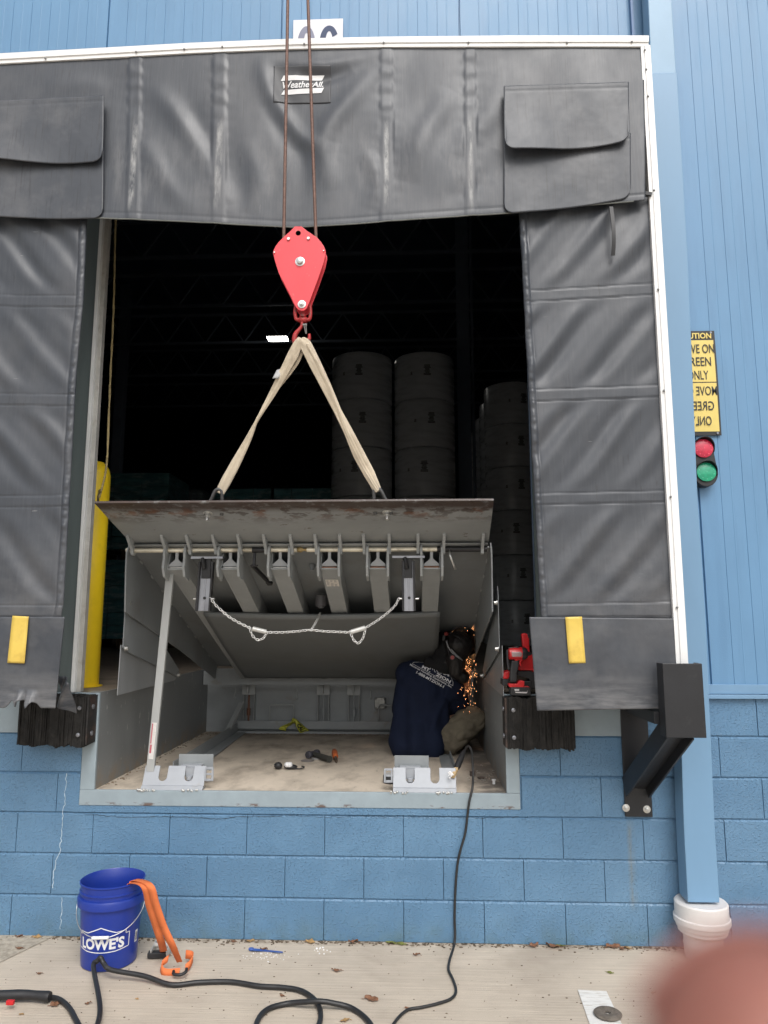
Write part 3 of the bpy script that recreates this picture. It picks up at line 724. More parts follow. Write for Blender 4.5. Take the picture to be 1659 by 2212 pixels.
# ================================================================== CAUTION SIGN, TRAFFIC LIGHT
cs_ = thing("caution_sign", "yellow caution sign with black lettering, lower half mirrored, on the blue wall", "sign", (1.8, -.01, 2.6))
M_sy = mat("sign_yellow", (0.72, 0.56, 0.16), .5, var=.06, vs=6); M_sk = mat("sign_black", (.02, .02, .02), .5)
SX0, SX1, SZ0, SZ1 = 1.735, 1.948, 2.605, 3.205
def sgn(x, z, l=0): 
    a = (z-SZ0)/(SZ1-SZ0); return V((x+.03*a*0-.012*math.sin(math.pi*a)*0, -.012-l-.004*math.sin(a*math.pi), z))
c = MB(); c.grid(lambda a, b_: sgn(SX0+(SX1-SX0)*a, SZ0+(SZ1-SZ0)*b_), 6, 12); c.build("sign_plate", M_sk, cs_, solid=.003)
c = MB()
for z0, z1 in ((SZ0+.022, SZ0+.297), (SZ0+.303, SZ0+.545)): c.grid(lambda a, b_: sgn(SX0+.008+(SX1-SX0-.018)*a, z0+(z1-z0)*b_, .0025), 6, 6)
c.each("yellow_field", M_sy, cs_)
mid = (SX0+SX1)/2
c = MB(); letters(c, "CAUTION", (mid-.004, -.0185, SZ0+.553), X_, Z_, .05, width=.180, height=.034, bold=.03); c.build("caution_lettering", M_sy, cs_)
for s_, z, w_ in (("MOVE ON", .468, .193), ("GREEN", .393, .150), ("ONLY", .315, .112)):
    c = MB(); letters(c, s_, (mid, -.0205, SZ0+z), X_, Z_, .06, width=w_, height=.052, bold=.008); c.build("main_lettering", M_sk, cs_)
for s_, z, w_ in (("MOVE ON", .225, .193), ("GREEN", .140, .150), ("ONLY", .055, .112)):
    c = MB(); letters(c, s_, (mid+(.0 if s_ != "MOVE ON" else 0), -.0205, SZ0+z), X_, Z_, .06, width=w_, height=.052, bold=.008, mirror=True); c.build("main_lettering", M_sk, cs_)
c = MB()
for z in (SZ0+.012, SZ1-.012): c.cyl((SX1-.022, -.02, z), (SX1-.022, -.006, z), .006, 10)
c.each("sign_screw", M_mill, cs_)
tl = thing("traffic_light", "small black dock traffic light with a red lamp over a green lamp", "traffic light", (1.83, -.02, 2.3))
cR = P(1517, 970, -.05); cG = P(1523, 1021, -.05)
c = MB(); n_ = 16
outl = []
for k in range(-8, 9): a = math.pi/2*k/8*1.25; outl.append((cR.x+.062*math.sin(a), cR.z+.058*math.cos(a)))
for k in range(-8, 9): a = math.pi-math.pi/2*k/8*-1.25; outl.append((cG.x+.066*math.sin(a), cG.z+.078*math.cos(a)))
outl.sort(key=lambda p: math.atan2(p[1]-(cR.z+cG.z)/2, p[0]-(cR.x+cG.x)/2))
c.prism([(p[0], p[1]) for p in outl], (0, -.006, 0), X_, Z_, Y_, -.055); c.build("housing", M_blk, tl, bevel=.004)
for cc, nm, col in ((cR, "red_lamp", (.55, .02, .06)), (cG, "green_lamp", (.01, .32, .17))):
    c = MB(); c.lathe([(.051, 0), (.051, .008), (.03, .014), (.0, .016)], (cc.x, -.062, cc.z), V((0, -1, 0)), 28)
    L_ = c.build(nm, mat(nm+"_lens", col, .3, var=.2, vs=60, coat=.5), tl, smooth='auto')
    c = MB()
    for ring, cnt in ((0, 1), (.02, 6), (.038, 10)):
        for k in range(cnt): a = 2*math.pi*k/cnt+ring*9; c.sphere((cc.x+ring*math.cos(a), -.073+ring*.1, cc.z+ring*math.sin(a)), .0058, 8)
    c.build("led_dots", mat(nm+"_dots", tuple(min(1, q*1.5+.1) for q in col), .2, var=.05), L_, smooth=True)
    c = MB()
    def hood(a, b_): ang = R(-20)+R(220)*a; return V((cc.x+.0575*math.cos(ang), -.055-.045*b_*(.35+.65*math.sin(max(0, min(math.pi, ang)))), cc.z+.0575*math.sin(ang)))
    c.grid(hood, 24, 3); c.build("visor", M_blk, L_, smooth=True, solid=.003)

# ================================================================== BLACK CORNER GUARD
gb = thing("steel_corner_guard", "black steel bracket with angled brace and boxy guard plate at right corner", "bracket", (1.40, 0, .62))
c = MB(); c.box((1.333, -.014, .618), (1.470, -.0002, 1.19)); c.build("wall_plate", M_black, gb, bevel=.002)
for u, v in ((1352, 1745), (1397, 1748)):
    q = P(u, v, -.014); c = MB(); c.lathe([(.019, 0), (.019, .004), (.011, .005), (.011, .016), (.006, .017), (.006, .026)], (q.x, -.014, q.z), V((0, -1, 0)), 12); c.build("anchor_bolt", M_zinc, gb)
for u, v in ((1357, 1547), (1406, 1547)):
    q = P(u, v, -.0145); c = MB(); c.cyl((q.x, -.0155, q.z), (q.x, -.0140, q.z), .008, 12); c.build("bolt_hole", M_bsteel, gb)
c = MB(); gx0, gx1 = 1.382, 1.558; gy = -.56
c.box((gx0, gy, 1.088), (gx1, gy+.008, 1.412)).box((gx0, gy+.0082, 1.088), (gx0+.008, gy+.085, 1.412)).box((gx1-.008, gy+.0082, 1.088), (gx1, gy+.085, 1.412))
c.build("guard_plate", M_black, gb, bevel=.0025)
p0 = V((1.391, -.016, .76)); p1 = V((1.455, -.50, 1.12)); d = (p1-p0)
x_, y_, z_ = frame(d, X_)   # y_ ~ X
c = MB(); 
for s_ in (-1, 1): c.obox((p0+p1)/2+y_*.057*s_, y_*.005, x_*.05, d/2)
c.obox((p0+p1)/2, y_*.052, x_*.004, d/2); c.build("brace", M_black, gb, bevel=.0015)
c = MB(); c.box((1.36, gy+.09, 1.135), (1.45, -.016, 1.19)); c.build("top_arm", M_black, gb, bevel=.002)

# ================================================================== DOCK BUMPERS
def bumper(x0, x1, boltside, label):
    b_ = thing("dock_bumper", label, "dock bumper", ((x0+x1)/2, -.06, .96), "laminated rubber dock bumpers")
    n = 38; c = MB(); w_ = (x1-x0)/n
    for i in range(n):
        a = x0+i*w_; dz = random.uniform(-.004, .004)+.004*math.sin(i*.5); dy = random.uniform(-.004, .004)+.005*math.sin(i*.8+x0*3)
        tilt = random.uniform(-.002, .002); rows = 7
        pts = []
        for k in range(rows):
            z = .962+dz+(1.216-.962)*k/(rows-1); pts.append((-.118+dy+random.uniform(-.0035, .0035), z+(random.uniform(-.003, .003) if k in (0, rows-1) else 0)))
        prof = pts+[(-.003, 1.216+dz*.3), (-.003, .964+dz*.4)]
        m_ = len(prof); o = len(c.v)
        for xx, t in ((a-.0004, 0), (a+w_-.0004+random.uniform(-.0006, .0006), tilt)): c.v += [V((xx, p[0]+t, p[1])) for p in prof]
        c.f.append(tuple(o+q for q in range(m_))); c.f.append(tuple(o+m_+q for q in range(m_))[::-1])
        for q in range(m_): c.f.append((o+q, o+(q+1) % m_, o+m_+(q+1) % m_, o+m_+q))
    c.build("rubber_laminations", M_rubber, b_)
    xs_ = x1 if boltside > 0 else x0
    c = MB(); c.box((xs_+.001*boltside, -.098, .968), (xs_+.014*boltside, -.001, 1.212)).box((xs_-.028*boltside, -.135, .965), (xs_+.012*boltside, -.127, 1.21)) if False else c.box((xs_+.001*boltside, -.112, .968), (xs_+.011*boltside, -.001, 1.212))
    c.build("end_plate", mat("bumper_plate_steel", (.028, .027, .027), .6, .3, var=.4, vs=20, col2=(.10, .06, .045), c2=.5, c2s=12, c2lo=.5, c2hi=.6), b_, bevel=.001)
    c = MB()
    for z in (1.155, 1.02):
        zz = (xs_+.011*boltside, -.06, z); c.lathe([(.013, 0), (.013, .005), (.007, .007)], zz, V((boltside, 0, 0)), 10)
        c.lathe([(.011, 0), (.010, .004), (.004, .006)], (xs_-.03*boltside, -.126, z), V((0, -1, 0)), 12)
    c.each("bolt", M_mill, b_)
bumper(-1.80, -1.445, 1, "worn laminated black rubber bumper at the left end of the pit under torn flap")
bumper(.735, 1.075, -1, "laminated black rubber bumper under the red tools, right of the pit")

# ================================================================== INSIDE THE WAREHOUSE
# paper rolls: one roll, copied
def make_roll(label, loc, rot, cat="paper roll", group="wrapped paper rolls stacked in the warehouse"):
    r_ = thing("paper_roll", label, cat, loc, group)
    c = MB(); c.lathe([(.44, .004), (.46, .012), (.465, .03), (.465, .708), (.46, .724), (.44, .732), (.12, .730)], loc, n=56); c.build("wrap", M_roll, r_, smooth='auto')
    for aa, zz, ww, hh in ((R(-90+rot), .44, .055, .17), (R(-90+rot-30), .40, .02, .05)):
        c = MB()
        for k in range(9):
            z0 = zz+hh*(k-4.5)/9
            wdt = ww*random.choice((.6, 1, .8)); 
            c.grid(lambda s_, t: V(loc)+V((.4665*math.cos(aa+(s_-.5)*wdt/.4665*2), .4665*math.sin(aa+(s_-.5)*wdt/.4665*2), z0+t*hh/13)), 4, 1)
        c.build("printed_label", M_rolled, r_)
    return r_
RH = .738
first = None
def roll(x, y, k, rot, label):
    global first
    if first is None:
        first = make_roll(label, (x, y, 1.222+RH*k), 0); return first
    c = copytree(first); c.location = (x, y, 1.222+RH*k); c.rotation_euler.z = R(rot); c['label'] = label; return c
pos = ["bottom", "second from the bottom", "third from the bottom", "fourth from the bottom", "second from the top", "top"]
stacks = [(P(782, 900, 7).x, 7.0, "left front stack"), (P(917, 900, 7).x, 7.05, "right front stack")]
for i, (x, y, nm) in enumerate(stacks):
    for k in range(6): roll(x, y, k, (6, -4, 3, -9, 5, -2)[k]+i*7, "shiny grey paper roll, %s in the %s" % (pos[k], nm))
bx = P(1104, 900, 8.5).x
for i in range(5):
    yy = 8.5+i*1.0; xx = bx+.0*i
    nm = ["nearest right-hand stack", "second right-hand stack", "third right-hand stack", "fourth right-hand stack", "farthest right-hand stack"][i]
    for k in range(6):
        if i > 2 and k < 2: continue
        roll(xx, yy, k, (14, 8, -3, 10, 12, 20)[k], "dim grey paper roll, %s in the %s" % (pos[k], nm))
# shrink-wrapped pallet loads
M_case = mat("teal_case_wrap", (0.12, 0.30, 0.33), .3, var=.4, vs=3, col2=(.50, .62, .64), c2=.6, c2s=5, c2lo=.5, c2hi=.65, stretch=(1, 1, 4))
M_case2 = mat("dark_case_wrap", (0.22, 0.28, 0.30), .3, var=.4, vs=3, col2=(.55, .60, .62), c2=.5, c2s=6, c2lo=.52, c2hi=.66, stretch=(1, 1, 4))
M_wood = mat("pallet_wood", (.10, .07, .04), .8, var=.2)
def load(x, y, z, w_, h_, m, label):
    t = thing("pallet_load", label, "pallet load", (x, y, z), "shrink-wrapped pallet loads")
    c = MB(); nz_ = 6
    for k in range(nz_):
        for i in range(3):
            for j_ in range(2):
                c.box((x-w_/2+w_*i/3+.004, y-.5+.5*j_, z+.14+(h_-.14)*k/nz_+.004), (x-w_/2+w_*(i+1)/3-.004, y+.495*j_, z+.14+(h_-.14)*(k+1)/nz_-.004))
    c.build("cases", m, t)
    c = MB()
    for k in range(5): c.box((x-w_/2+w_*k/4.6, y-.5, z+.12), (x-w_/2+w_*k/4.6+.1, y+.5, z+.138))
    for k in range(3): c.box((x-w_/2+(w_-.1)*k/2, y-.5, z), (x-w_/2+(w_-.1)*k/2+.1, y+.5, z+.118))
    c.build("pallet", M_wood, t)
    return t
ordn = ["bottom", "middle", "top"]
for j_, (cx_, yy) in enumerate([(P(300, 1040, 7).x-.05, 7.2), (P(372, 1060, 8.4).x, 8.6), (P(430, 1075, 9.8).x, 10.0)]):
    for k in range(2): load(cx_, yy, 1.222+k*1.31, 1.25, 1.30, M_case2 if j_ % 2 else M_case, "dark shrink-wrapped pallet load, %s of the %s stack on the left" % (("lower", "upper")[k], ("near", "middle", "far")[j_]))
for j_, (cx_, yy) in enumerate([(P(535, 1050, 7.5).x, 7.7), (P(592, 1050, 7.5).x+.5, 7.7), (P(680, 1050, 7.5).x+.35, 7.75)]):
    for k in range(2): load(cx_, yy, 1.222+k*1.23, .98, 1.22, M_case, "teal shrink-wrapped pallet load, %s, %s stack left of the paper rolls" % (("lower", "upper")[k], ("left", "middle", "right")[j_]))
# roof joists, columns, lamp
def joist(y, z, label):
    c = MB(); x0, x1 = -13, 13; hh = .75
    c.box((x0, y-.03, z), (x1, y+.03, z+.06)).box((x0, y-.03, z+hh), (x1, y+.03, z+hh+.06))
    n = 26
    for i in range(n):
        xa = x0+(x1-x0)*i/n; xb = x0+(x1-x0)*(i+1)/n; xm = (xa+xb)/2
        c.beam((xa, y, z+.03), (xm, y, z+hh+.02), .03, .03); c.beam((xm, y, z+hh+.02), (xb, y, z+.03), .03, .03)
    tag(c.build("roof_joist", M_joist), label, "roof joist", "open web roof joists")
for i, yy in enumerate((3.5, 5.4, 7.3, 9.2, 11.4, 13.6, 16, 19)):
    joist(yy, 8.6, "dark open web joist under the warehouse roof")
for i, (u, yy) in enumerate(((1003, 9.8), (258, 15.0))):
    q = P(u, 900, yy); c = MB(); c.box((q.x-.12, yy-.12, 1.222), (q.x+.12, yy-.105, 10.9)).box((q.x-.12, yy+.105, 1.222), (q.x+.12, yy+.12, 10.9)).box((q.x-.008, yy-.105, 1.222), (q.x+.008, yy+.105, 10.9))
    if i == 0: c.cyl((q.x+.17, yy-.1, 1.222), (q.x+.17, yy-.1, 10.9), .03, 10)
    tag(c.build("steel_column", M_joist), ("dark steel column standing between the paper roll stacks", "dark steel column far behind the left pallet loads")[i], "column")
ml = thing("ceiling_lamp", "lit white LED lamp hanging from the dark warehouse roof", "lamp", P(600, 733, 12.5))
q = P(600, 733, 12.5)
c = MB(); c.box((q.x-.235, 12.37, q.z), (q.x+.235, 12.63, q.z+.02)).build("diffuser", mat("lamp_glow", (.9, .9, .85), .4, emit=(1, .97, .9), es=14), ml)
c = MB(); c.box((q.x-.24, 12.36, q.z+.0201), (q.x+.24, 12.64, q.z+.07)).build("lamp_housing", mat("lamp_housing", (.5, .5, .48), .5), ml)
c = MB()
for s_ in (-1, 1): c.cyl((q.x+.2*s_, 12.5, q.z+.07), (q.x+.2*s_, 12.5, 10.9), .006, 6)
c.each("hanger_rod", M_mill, ml)
# yellow bollard by the jamb
yb = thing("yellow_bollard", "tall yellow pipe bollard beside the left door jamb", "bollard", (-1.70, .42, 1.222))
c = MB(); c.lathe([(.1, 0), (.1, 1.27), (.09, 1.31), (.06, 1.35), (.0, 1.365)], (-1.705, .38, 1.222), n=36); yp = c.build("post", M_yel, yb, smooth='auto')
c = MB(); c.lathe([(.12, 0), (.12, .006), (.1005, .007)], (-1.705, .38, 1.2225), n=30); c.build("base_ring", M_yel, yb)
# pull rope of the overhead door
rp_ = [P(u, v, .18) for u, v in ((252, 440), (249, 500), (247, 600), (244, 700), (239, 800), (235, 900), (232, 980), (228, 1020), (220, 1055), (214, 1075))]
c = MB(); c.tube(smoothpts(rp_, 10), .006, 8, rf=lambda a, L: 1+.22*math.cos(2*a-L*260)); ro_ = thing("pull_rope", "thin tan pull rope hanging beside the yellow bollard", "rope", rp_[-1])
c.build("rope", mat("tan_rope", (.34, .27, .13), .85, var=.2, vs=40), ro_, smooth=True)
c = MB(); c.sphere(P(216, 1062, .18), .011, 10, (1, 1, 1.3)).tube([P(215, 1064, .18), P(212, 1073, .18), P(212, 1083, .18)], .007, 8); c.build("knot", mat("knot_brown", (.12, .09, .04), .9, var=.3, vs=60), ro_, smooth=True)

# ================================================================== DOCK LEVELER (hoisted)
LV = thing("dock_leveler", "grey steel dock leveler hoisted open by a sling, rusty lip plate on top", "dock leveler", (-.32, .9, 1.22))
BE = R(21.6); XL, XR = -1.305, .685
def D(x, s, n):   # s along the deck to the rear, n below the deck plate
    return V((x, s*math.cos(BE)-n*math.sin(BE)*1, 2.005-s*math.sin(BE)-n*math.cos(BE)))
dn = D(0, 0, 1)-D(0, 0, 0); da = D(0, 1, 0)-D(0, 0, 0)
SL = 2.03
def dbox(c, x0, x1, s0, s1, n0, n1): return c.hexa([D(x0, s0, n1), D(x1, s0, n1), D(x1, s1, n1), D(x0, s1, n1), D(x0, s0, n0), D(x1, s0, n0), D(x1, s1, n0), D(x0, s1, n0)])
c = MB(); dbox(c, XL, XR, .02, SL, -.01, .0); c.build("deck_plate", M_deck, LV)
# beams with clevis ends
bxs = [P(x, 1222, .03).x for x in (385, 500, 607, 713, 817, 932)]
for i, bx_ in enumerate(bxs):
    c = MB(); dbox(c, bx_-.049, bx_-.043, .035, SL-.05, .001, .118); dbox(c, bx_+.043, bx_+.049, .035, SL-.05, .001, .118); dbox(c, bx_-.043, bx_+.043, .035, SL-.05, .110, .118)
    bo = c.build("beam", M_beam, LV, bevel=.002)
    c = MB()    # two ears
    for s_ in (-1, 1):
        x0 = bx_+s_*.056-.0065; prof = []
        
        pl = [(-.028, .006), (-.036, .022), (-.034, .05), (-.02, .075), (-.012, .13), (.03, .165), (.10, .160), (.11, .12), (.02, .006)]
        c.poly3([D(x0, s, n) for s, n in pl], V((.013, 0, 0)))
    c.each("clevis_ear", M_beam, bo, bevel=.0015)
    c = MB()    # light end plate seen inside the clevis
    z0 = 1.898; yq = -.002
    out = [(-.041, z0), (.041, z0), (.041, z0+.012), (.012, z0+.036), (.008, z0+.044), (.008, z0+.10), (-.008, z0+.10), (-.008, z0+.044), (-.012, z0+.036), (-.041, z0+.012)]
    c.prism(out, (bx_, yq, 0), X_, Z_, Y_, .012); c.build("end_plate", M_beamin, bo, bevel=.001)
    c = MB(); c.grid(lambda a, b_: V((bx_-.04+.08*a, -.006+.004*b_+.001*math.sin(a*40), z0-.004-.006*b_)), 12, 2); c.build("weld_bead", M_zinc if i < 3 else mat("rusty_weld", (.33, .15, .08), .6, var=.5, vs=60), bo, smooth=True, solid=.004)
# hinge rod in worn and blackened lengths
zr = 1.988
def rod(u0, u1, m, nm="hinge_rod", r_=.0135):
    a = P(u0, 1190, -.005); b_ = P(u1, 1190, -.005)
    c = MB(); c.cyl((a.x, -.005, zr-.0), (b_.x, -.005, zr), r_, 14); return c.build(nm, m, LV, smooth='auto')
rod(273, 600, M_rod); rod(600, 645, M_rod); rod(663, 944, M_rod); rod(944, 1052, M_bsteel, r_=.0155); rod(470+35, 545, M_rod); rod(545, 575, M_bsteel, r_=.0155)
c = MB(); a = P(650, 1188, -.005); c.tube([(a.x-.022, -.005, zr), (a.x, -.005, zr+.001), (a.x+.018, -.005, zr), (a.x+.035, -.005, zr)], [.0135, .017, .005, .0135], 12); c.build("rod_joint", mat("brass_scale", (.35, .26, .12), .45, .6, var=.4, vs=50), LV, smooth=True)
# lip plate with lugs
LY0, LY1, LZ0, LZ1 = .0, -.455, 2.025, 2.178
def LP(x, t, n=0): # t 0 hinge .. 1 outer edge ; n above the plate
    yy = LY0+(LY1-LY0)*t; zz = LZ0+(LZ1-LZ0)*t+.004*math.sin(t*3)
    nn = V((0, -(LZ1-LZ0), (LY1-LY0))).normalized()*-1
    return V((x, yy, zz))+nn*n
M_lip = mat("lip_plate_gray_paint", (0.262, 0.275, 0.275), .45, var=.10, vs=6, bump=.0003, bs=50, col2=(.085, .045, .028), c2=.85, c2s=22, c2lo=.645, c2hi=.67, stretch=(.6, 1, 1))
LO = worldloc(LV)
mask_mix(M_lip, [(1, LY1-.5-LO.y, LY1+.235-LO.y, .17)], (.040, .022, .015), .95, 15, (.8, 1.3, 1), .50, .56)
mask_mix(M_lip, [(1, LY1-.5-LO.y, LY1+.20-LO.y, .12)], (.17, .06, .02), .85, 9, (.8, 1, 1), .55, .62)
mask_mix(M_lip, [(1, LY1-.5-LO.y, LY1+.11-LO.y, .06)], (.045, .027, .020), .95, 30, None, .2, .45)
c = MB(); c.hexa([LP(-1.295, -.0), LP(.672, -.0), LP(.655, 1), LP(-1.315, 1), LP(-1.295, 0, .013), LP(.672, 0, .013), LP(.655, 1, .013), LP(-1.315, 1, .013)])
lip = c.build("lip_plate", M_lip, LV, bevel=.002)
# lugs: u at the rod row
for i, u in enumerate((308, 355, 413, 467, 520, 570, 624, 671, 734, 786, 844, 901, 957, 1045)):
    u = {308: 281, 355: 354, 413: 407, 467: 463, 520: 517, 570: 572, 624: 629, 671: 682, 734: 735, 786: 786, 844: 841, 901: 903, 957: 959, 1045: 1043}[u]
    x = P(u, 1180, -.06).x
    pl = [LP(x, .12, -.0), LP(x, .24, -.0), LP(x, .235, -.012), LP(x, .20, -.02), V((x, -.035, 1.985)), V((x, -.030, 1.962)), V((x, -.005, 1.958)), V((x, .018, 1.975)), V((x, .015, 2.02))]
    c = MB(); c.poly3([p-V((.008, 0, 0)) for p in pl], V((.016, 0, 0))); c.build("lip_lug", M_beam, lip, bevel=.0015)
# stiffening curve under the lip where it meets the rod
c = MB(); c.grid(lambda a, b_: V((-1.29+1.955*a, -.03+.06*b_, 2.018-.018*math.sin(b_*math.pi*.5))), 4, 6); c.build("lip_heel", M_lip, lip, smooth=True, solid=.006)
# lifting bolts, washers
for u in (449, 836):
    q = P(u, 1112, -.345); o = LP(q.x, (q.y-LY0)/(LY1-LY0)); nn = (LP(0, .5, 0)-LP(0, .5, 1)).normalized()
    c = MB(); c.lathe([(.024, 0), (.024, .004), (.015, .006), (.015, .020), (.009, .021), (.0085, .045)], o, nn, 14); c.build("lifting_bolt", M_zinc, lip, smooth='auto')
# side skirts
def skirt(x, nm, w_=.008):
    c = MB(); pl = [D(x, -.02, -.01), D(x, -.035, .05), D(x, .0, .14), D(x, .10, .34), D(x, SL*.55, .20), D(x, SL, .105), D(x, SL, -.01)]
    c.poly3(pl, V((w_, 0, 0))); return c.build(nm, M_deck, LV, bevel=.001)
skirt(XL, "side_skirt"); skirt(XR-.008, "side_skirt")
# stitch welds along the skirts
c = MB()
for k in range(9):
    for x, s_ in ((XL+.010, 1), (XR-.010, -1)): c.beam(D(x, .15+.2*k, .006), D(x, .19+.2*k, .006), .010, .010)
c.each("stitch_weld", M_beam, LV, bevel=.003)
c = MB(); dbox(c, XL+.30, XL+.31, .10, SL-.05, .001, .075); c.build("inner_stiffener", M_deck, LV)
# toe guards on both sides (two overlapping plates each)
M_guard = mat("toe_guard_gray", (0.33, 0.345, 0.355), .38, .25, var=.12, vs=6, stretch=(1, 1, .4), rvar=.1, col2=(.42, .42, .42), c2=.3, c2s=7, c2lo=.55, c2hi=.75)
for side, x, gl in ((-1, XL-.012, "left"), (1, .715, "right")):
    if side < 0:
        A_ = [PX(290, 1268, x), PX(283, 1300, x), PX(262, 1395, x), PX(268, 1404, x), PX(384, 1470, x), PX(384, 1452, x)]
        Bq = [PX(271, 1398, x), PX(263, 1502, x), PX(262, 1498, x), PX(384, 1468, x), PX(384, 1456, x)]
    pts1 = [(.02, 1.79), (.005, 1.72), (.0, 1.46), (.03, 1.445), (.98, 1.235), (.98, 1.285)]
    pts2 = [(.012, 1.475), (.0, 1.208), (.95, 1.215), (1.0, 1.235), (.98, 1.275)]
    c = MB(); c.poly3([V((x, y, z)) for y, z in pts1], V((.004, 0, 0))); c.build("toe_guard", M_deck, LV, bevel=.0008)['label'] = "upper toe guard plate, darker grey"
    x2 = x+.016*side
    c = MB(); c.poly3([V((x2, y, z)) for y, z in pts2], V((.004, 0, 0))); c.build("toe_guard", M_guard, LV, bevel=.0008)
    c = MB()
    if side < 0:
        for y, z in ((.035, 1.70), (.03, 1.455), (.96, 1.25)): c.lathe([(.018, 0), (.018, .003), (.011, .005), (.011, .016), (.005, .02)], (x+.005, y, z), X_, 10)
    else:
        for y, z in ((.035, 1.70), (.03, 1.455), (.96, 1.25)): c.lathe([(.018, 0), (.018, .003), (.011, .005), (.011, .016), (.005, .02)], (x-.002, y, z), -X_, 10)
    c.each("guard_bolt", M_zinc, LV, smooth='auto')
# bowed cover sheet under the rear of the beams
M_sheet = mat("cover_sheet_gray", (0.162, 0.173, 0.176), .5, var=.08, vs=2, col2=(.10, .09, .075), c2=.4, c2s=2, c2lo=.45, c2hi=.7, rvar=.06)
def cov(a, b_):
    x = -1.035+(1.46)*a; bow = .018*math.sin(math.pi*a)
    s_ = .64+1.27*b_; n_ = .122+.012+bow*(1-b_)+.010*math.sin(math.pi*b_)
    return D(x, s_, n_)
c = MB(); c.grid(cov, 40, 30); c.build("cover_sheet", M_sheet, LV, smooth=True, solid=.004)
c = MB(); c.grid(lambda a, b_: cov(a, 0)+dn*(.0-.0)+dn*(-.02*b_), 40, 1)
c.build("sheet_lip", M_sheet, LV, smooth=True, solid=.004)
# rear channel where the deck is hinged
c = MB(); c.box((-1.40, 1.875, 1.112), (.70, 1.883, 1.232)).box((-1.40, 1.884, 1.112), (.70, 1.97, 1.120)); c.build("rear_channel", M_gray, LV, bevel=.002)
# black hanging channels (lip support legs)
for u0, u1, uc in ((421, 455, 437), (868, 899, 882)):
    a = P(u0+1, 1320, -.035); b_ = P(u1-1, 1320, -.035); zt_ = 1.972; zb_ = a.z
    lean = (.012 if uc < 600 else -.004)
    t = V((lean, .0, 0)); c = MB()
    xm = (a.x+b_.x)/2; w_ = (b_.x-a.x)/2
    def V3(dx, y, z): return V((xm+dx+lean*(z-zb_)/(zt_-zb_), y, z))
    cf = MB()
    for dx0, dx1, y0, y1 in ((-w_+.0095, w_-.0095, -.024, -.016), (-w_*.12, w_*.12, -.0275, -.0242), (-w_, -w_+.009, -.045, -.008), (w_-.009, w_, -.045, -.008)):
        (cf if y1 == -.008 else c).hexa([V3(dx0, y0, zb_), V3(dx1, y0, zb_), V3(dx1, y1, zb_), V3(dx0, y1, zb_), V3(dx0, y0, zt_-.05), V3(dx1, y0, zt_-.05), V3(dx1, y1, zt_-.05), V3(dx0, y1, zt_-.05)])
    leg = c.build("lip_support_leg", M_mill, LV, bevel=.0015)
    cf.each("side_flange", M_bsteel, leg, bevel=.001)
    leg['label'] = "half blackened steel channel hanging from the hinge rod"
    c = MB(); c.obox(V3(0, -.022, zt_-.085), X_*(w_*.62), Y_*.012, Z_*.055).tube([V3(-w_*.5, -.03, zt_-.04), V3(-w_*.45, -.045, zt_-.035), V3(-w_*.3, -.05, zt_-.06), V3(-w_*.2, -.045, zt_-.09)], .012, 8)
    c.build("burnt_hook", M_bsteel, leg, bevel=.004)
    c = MB(); c.box((xm-.085+lean, -.05, zt_-.035), (xm+.09+lean, .02, zt_-.022)).build("cross_plate", M_mill, leg, bevel=.001)
    c = MB(); c.cyl(V3(w_*.05, -.0290, zb_+.07), V3(w_*.05, -.0235, zb_+.07), .008, 12); c.build("hole", M_bsteel, leg)
    c = MB(); c.cyl(V3(w_-.001, -.03, zb_+.065), V3(w_-.012+.03, -.03, zb_+.065), .005, 8); c.cyl(V3(-w_-.018, -.03, zb_+.065), V3(-w_+.002, -.03, zb_+.065), .005, 8)
    c.each("eye_bolt", M_zinc, leg)
# linkage rod between the beams
c = MB(); a = P(552, 1172, .02); b_ = P(548, 1226, -.005); c.beam(a, b_, .014, .02, Y_); c.beam(P(546, 1222, 0), P(581, 1258, .28), .018, .018).beam(P(577, 1250, .26), P(584, 1262, .30), .03, .022)
c.cyl(P(541, 1222, -.02), P(557, 1222, -.02), .005, 8).cyl(P(574, 1259, .27), P(588, 1261, .27), .005, 8); c.build("linkage_arm", M_bsteel, LV, bevel=.002)
c = MB(); c.lathe([(.018, 0), (.018, .02), (.012, .028), (.012, .04)], D(P(674, 1225, .2).x, .22, 0), dn, 14); c.build("grease_boss", M_deck, LV, smooth='auto')
c = MB(); c.tube([P(971, 1187, -.02), P(972, 1200, -.035), P(978, 1215, -.03), P(984, 1230, -.01)], [.004, .007, .006, .006], 8); c.build("broken_pin", M_zinc, LV, smooth=True)
# cylinder hanging over the chain
a = P(693, 1302, .52); c = MB(); c.cyl(a+V((0, 0, .045)), a-V((0, 0, .022)), .034, 20).cyl(a-V((0, 0, .022)), a-V((0, 0, .034)), .020, 16); c.build("release_cylinder", mat("cylinder_dark", (.07, .07, .075), .4, var=.1), LV, bevel=.002)
# warning sticker on a beam
bi = bxs[3]; c = MB(); s0 = .30; c.hexa([D(bi-.036, .17, .1195), D(bi+.036, .17, .1195), D(bi+.036, .26, .1195), D(bi-.036, .26, .1195), D(bi-.036, .17, .1185), D(bi+.036, .17, .1185), D(bi+.036, .26, .1185), D(bi-.036, .26, .1185)])
stk = c.build("warning_sticker", mat("sticker_cream", (.75, .72, .66), .6, var=.1, vs=40), LV)
c = MB()
for k in range(9): 
    for q_ in range(3):
        if random.random() < .75: c.add([D(bi-.032+.022*q_, .178+.0095*k, .1202), D(bi-.032+.022*q_+random.uniform(.008, .019), .178+.0095*k, .1202), D(bi-.032+.022*q_+.014, .182+.0095*k, .1202), D(bi-.032+.022*q_, .182+.0095*k, .1202)], [(0, 1, 2, 3)])
c.build("sticker_print", M_mill, stk)
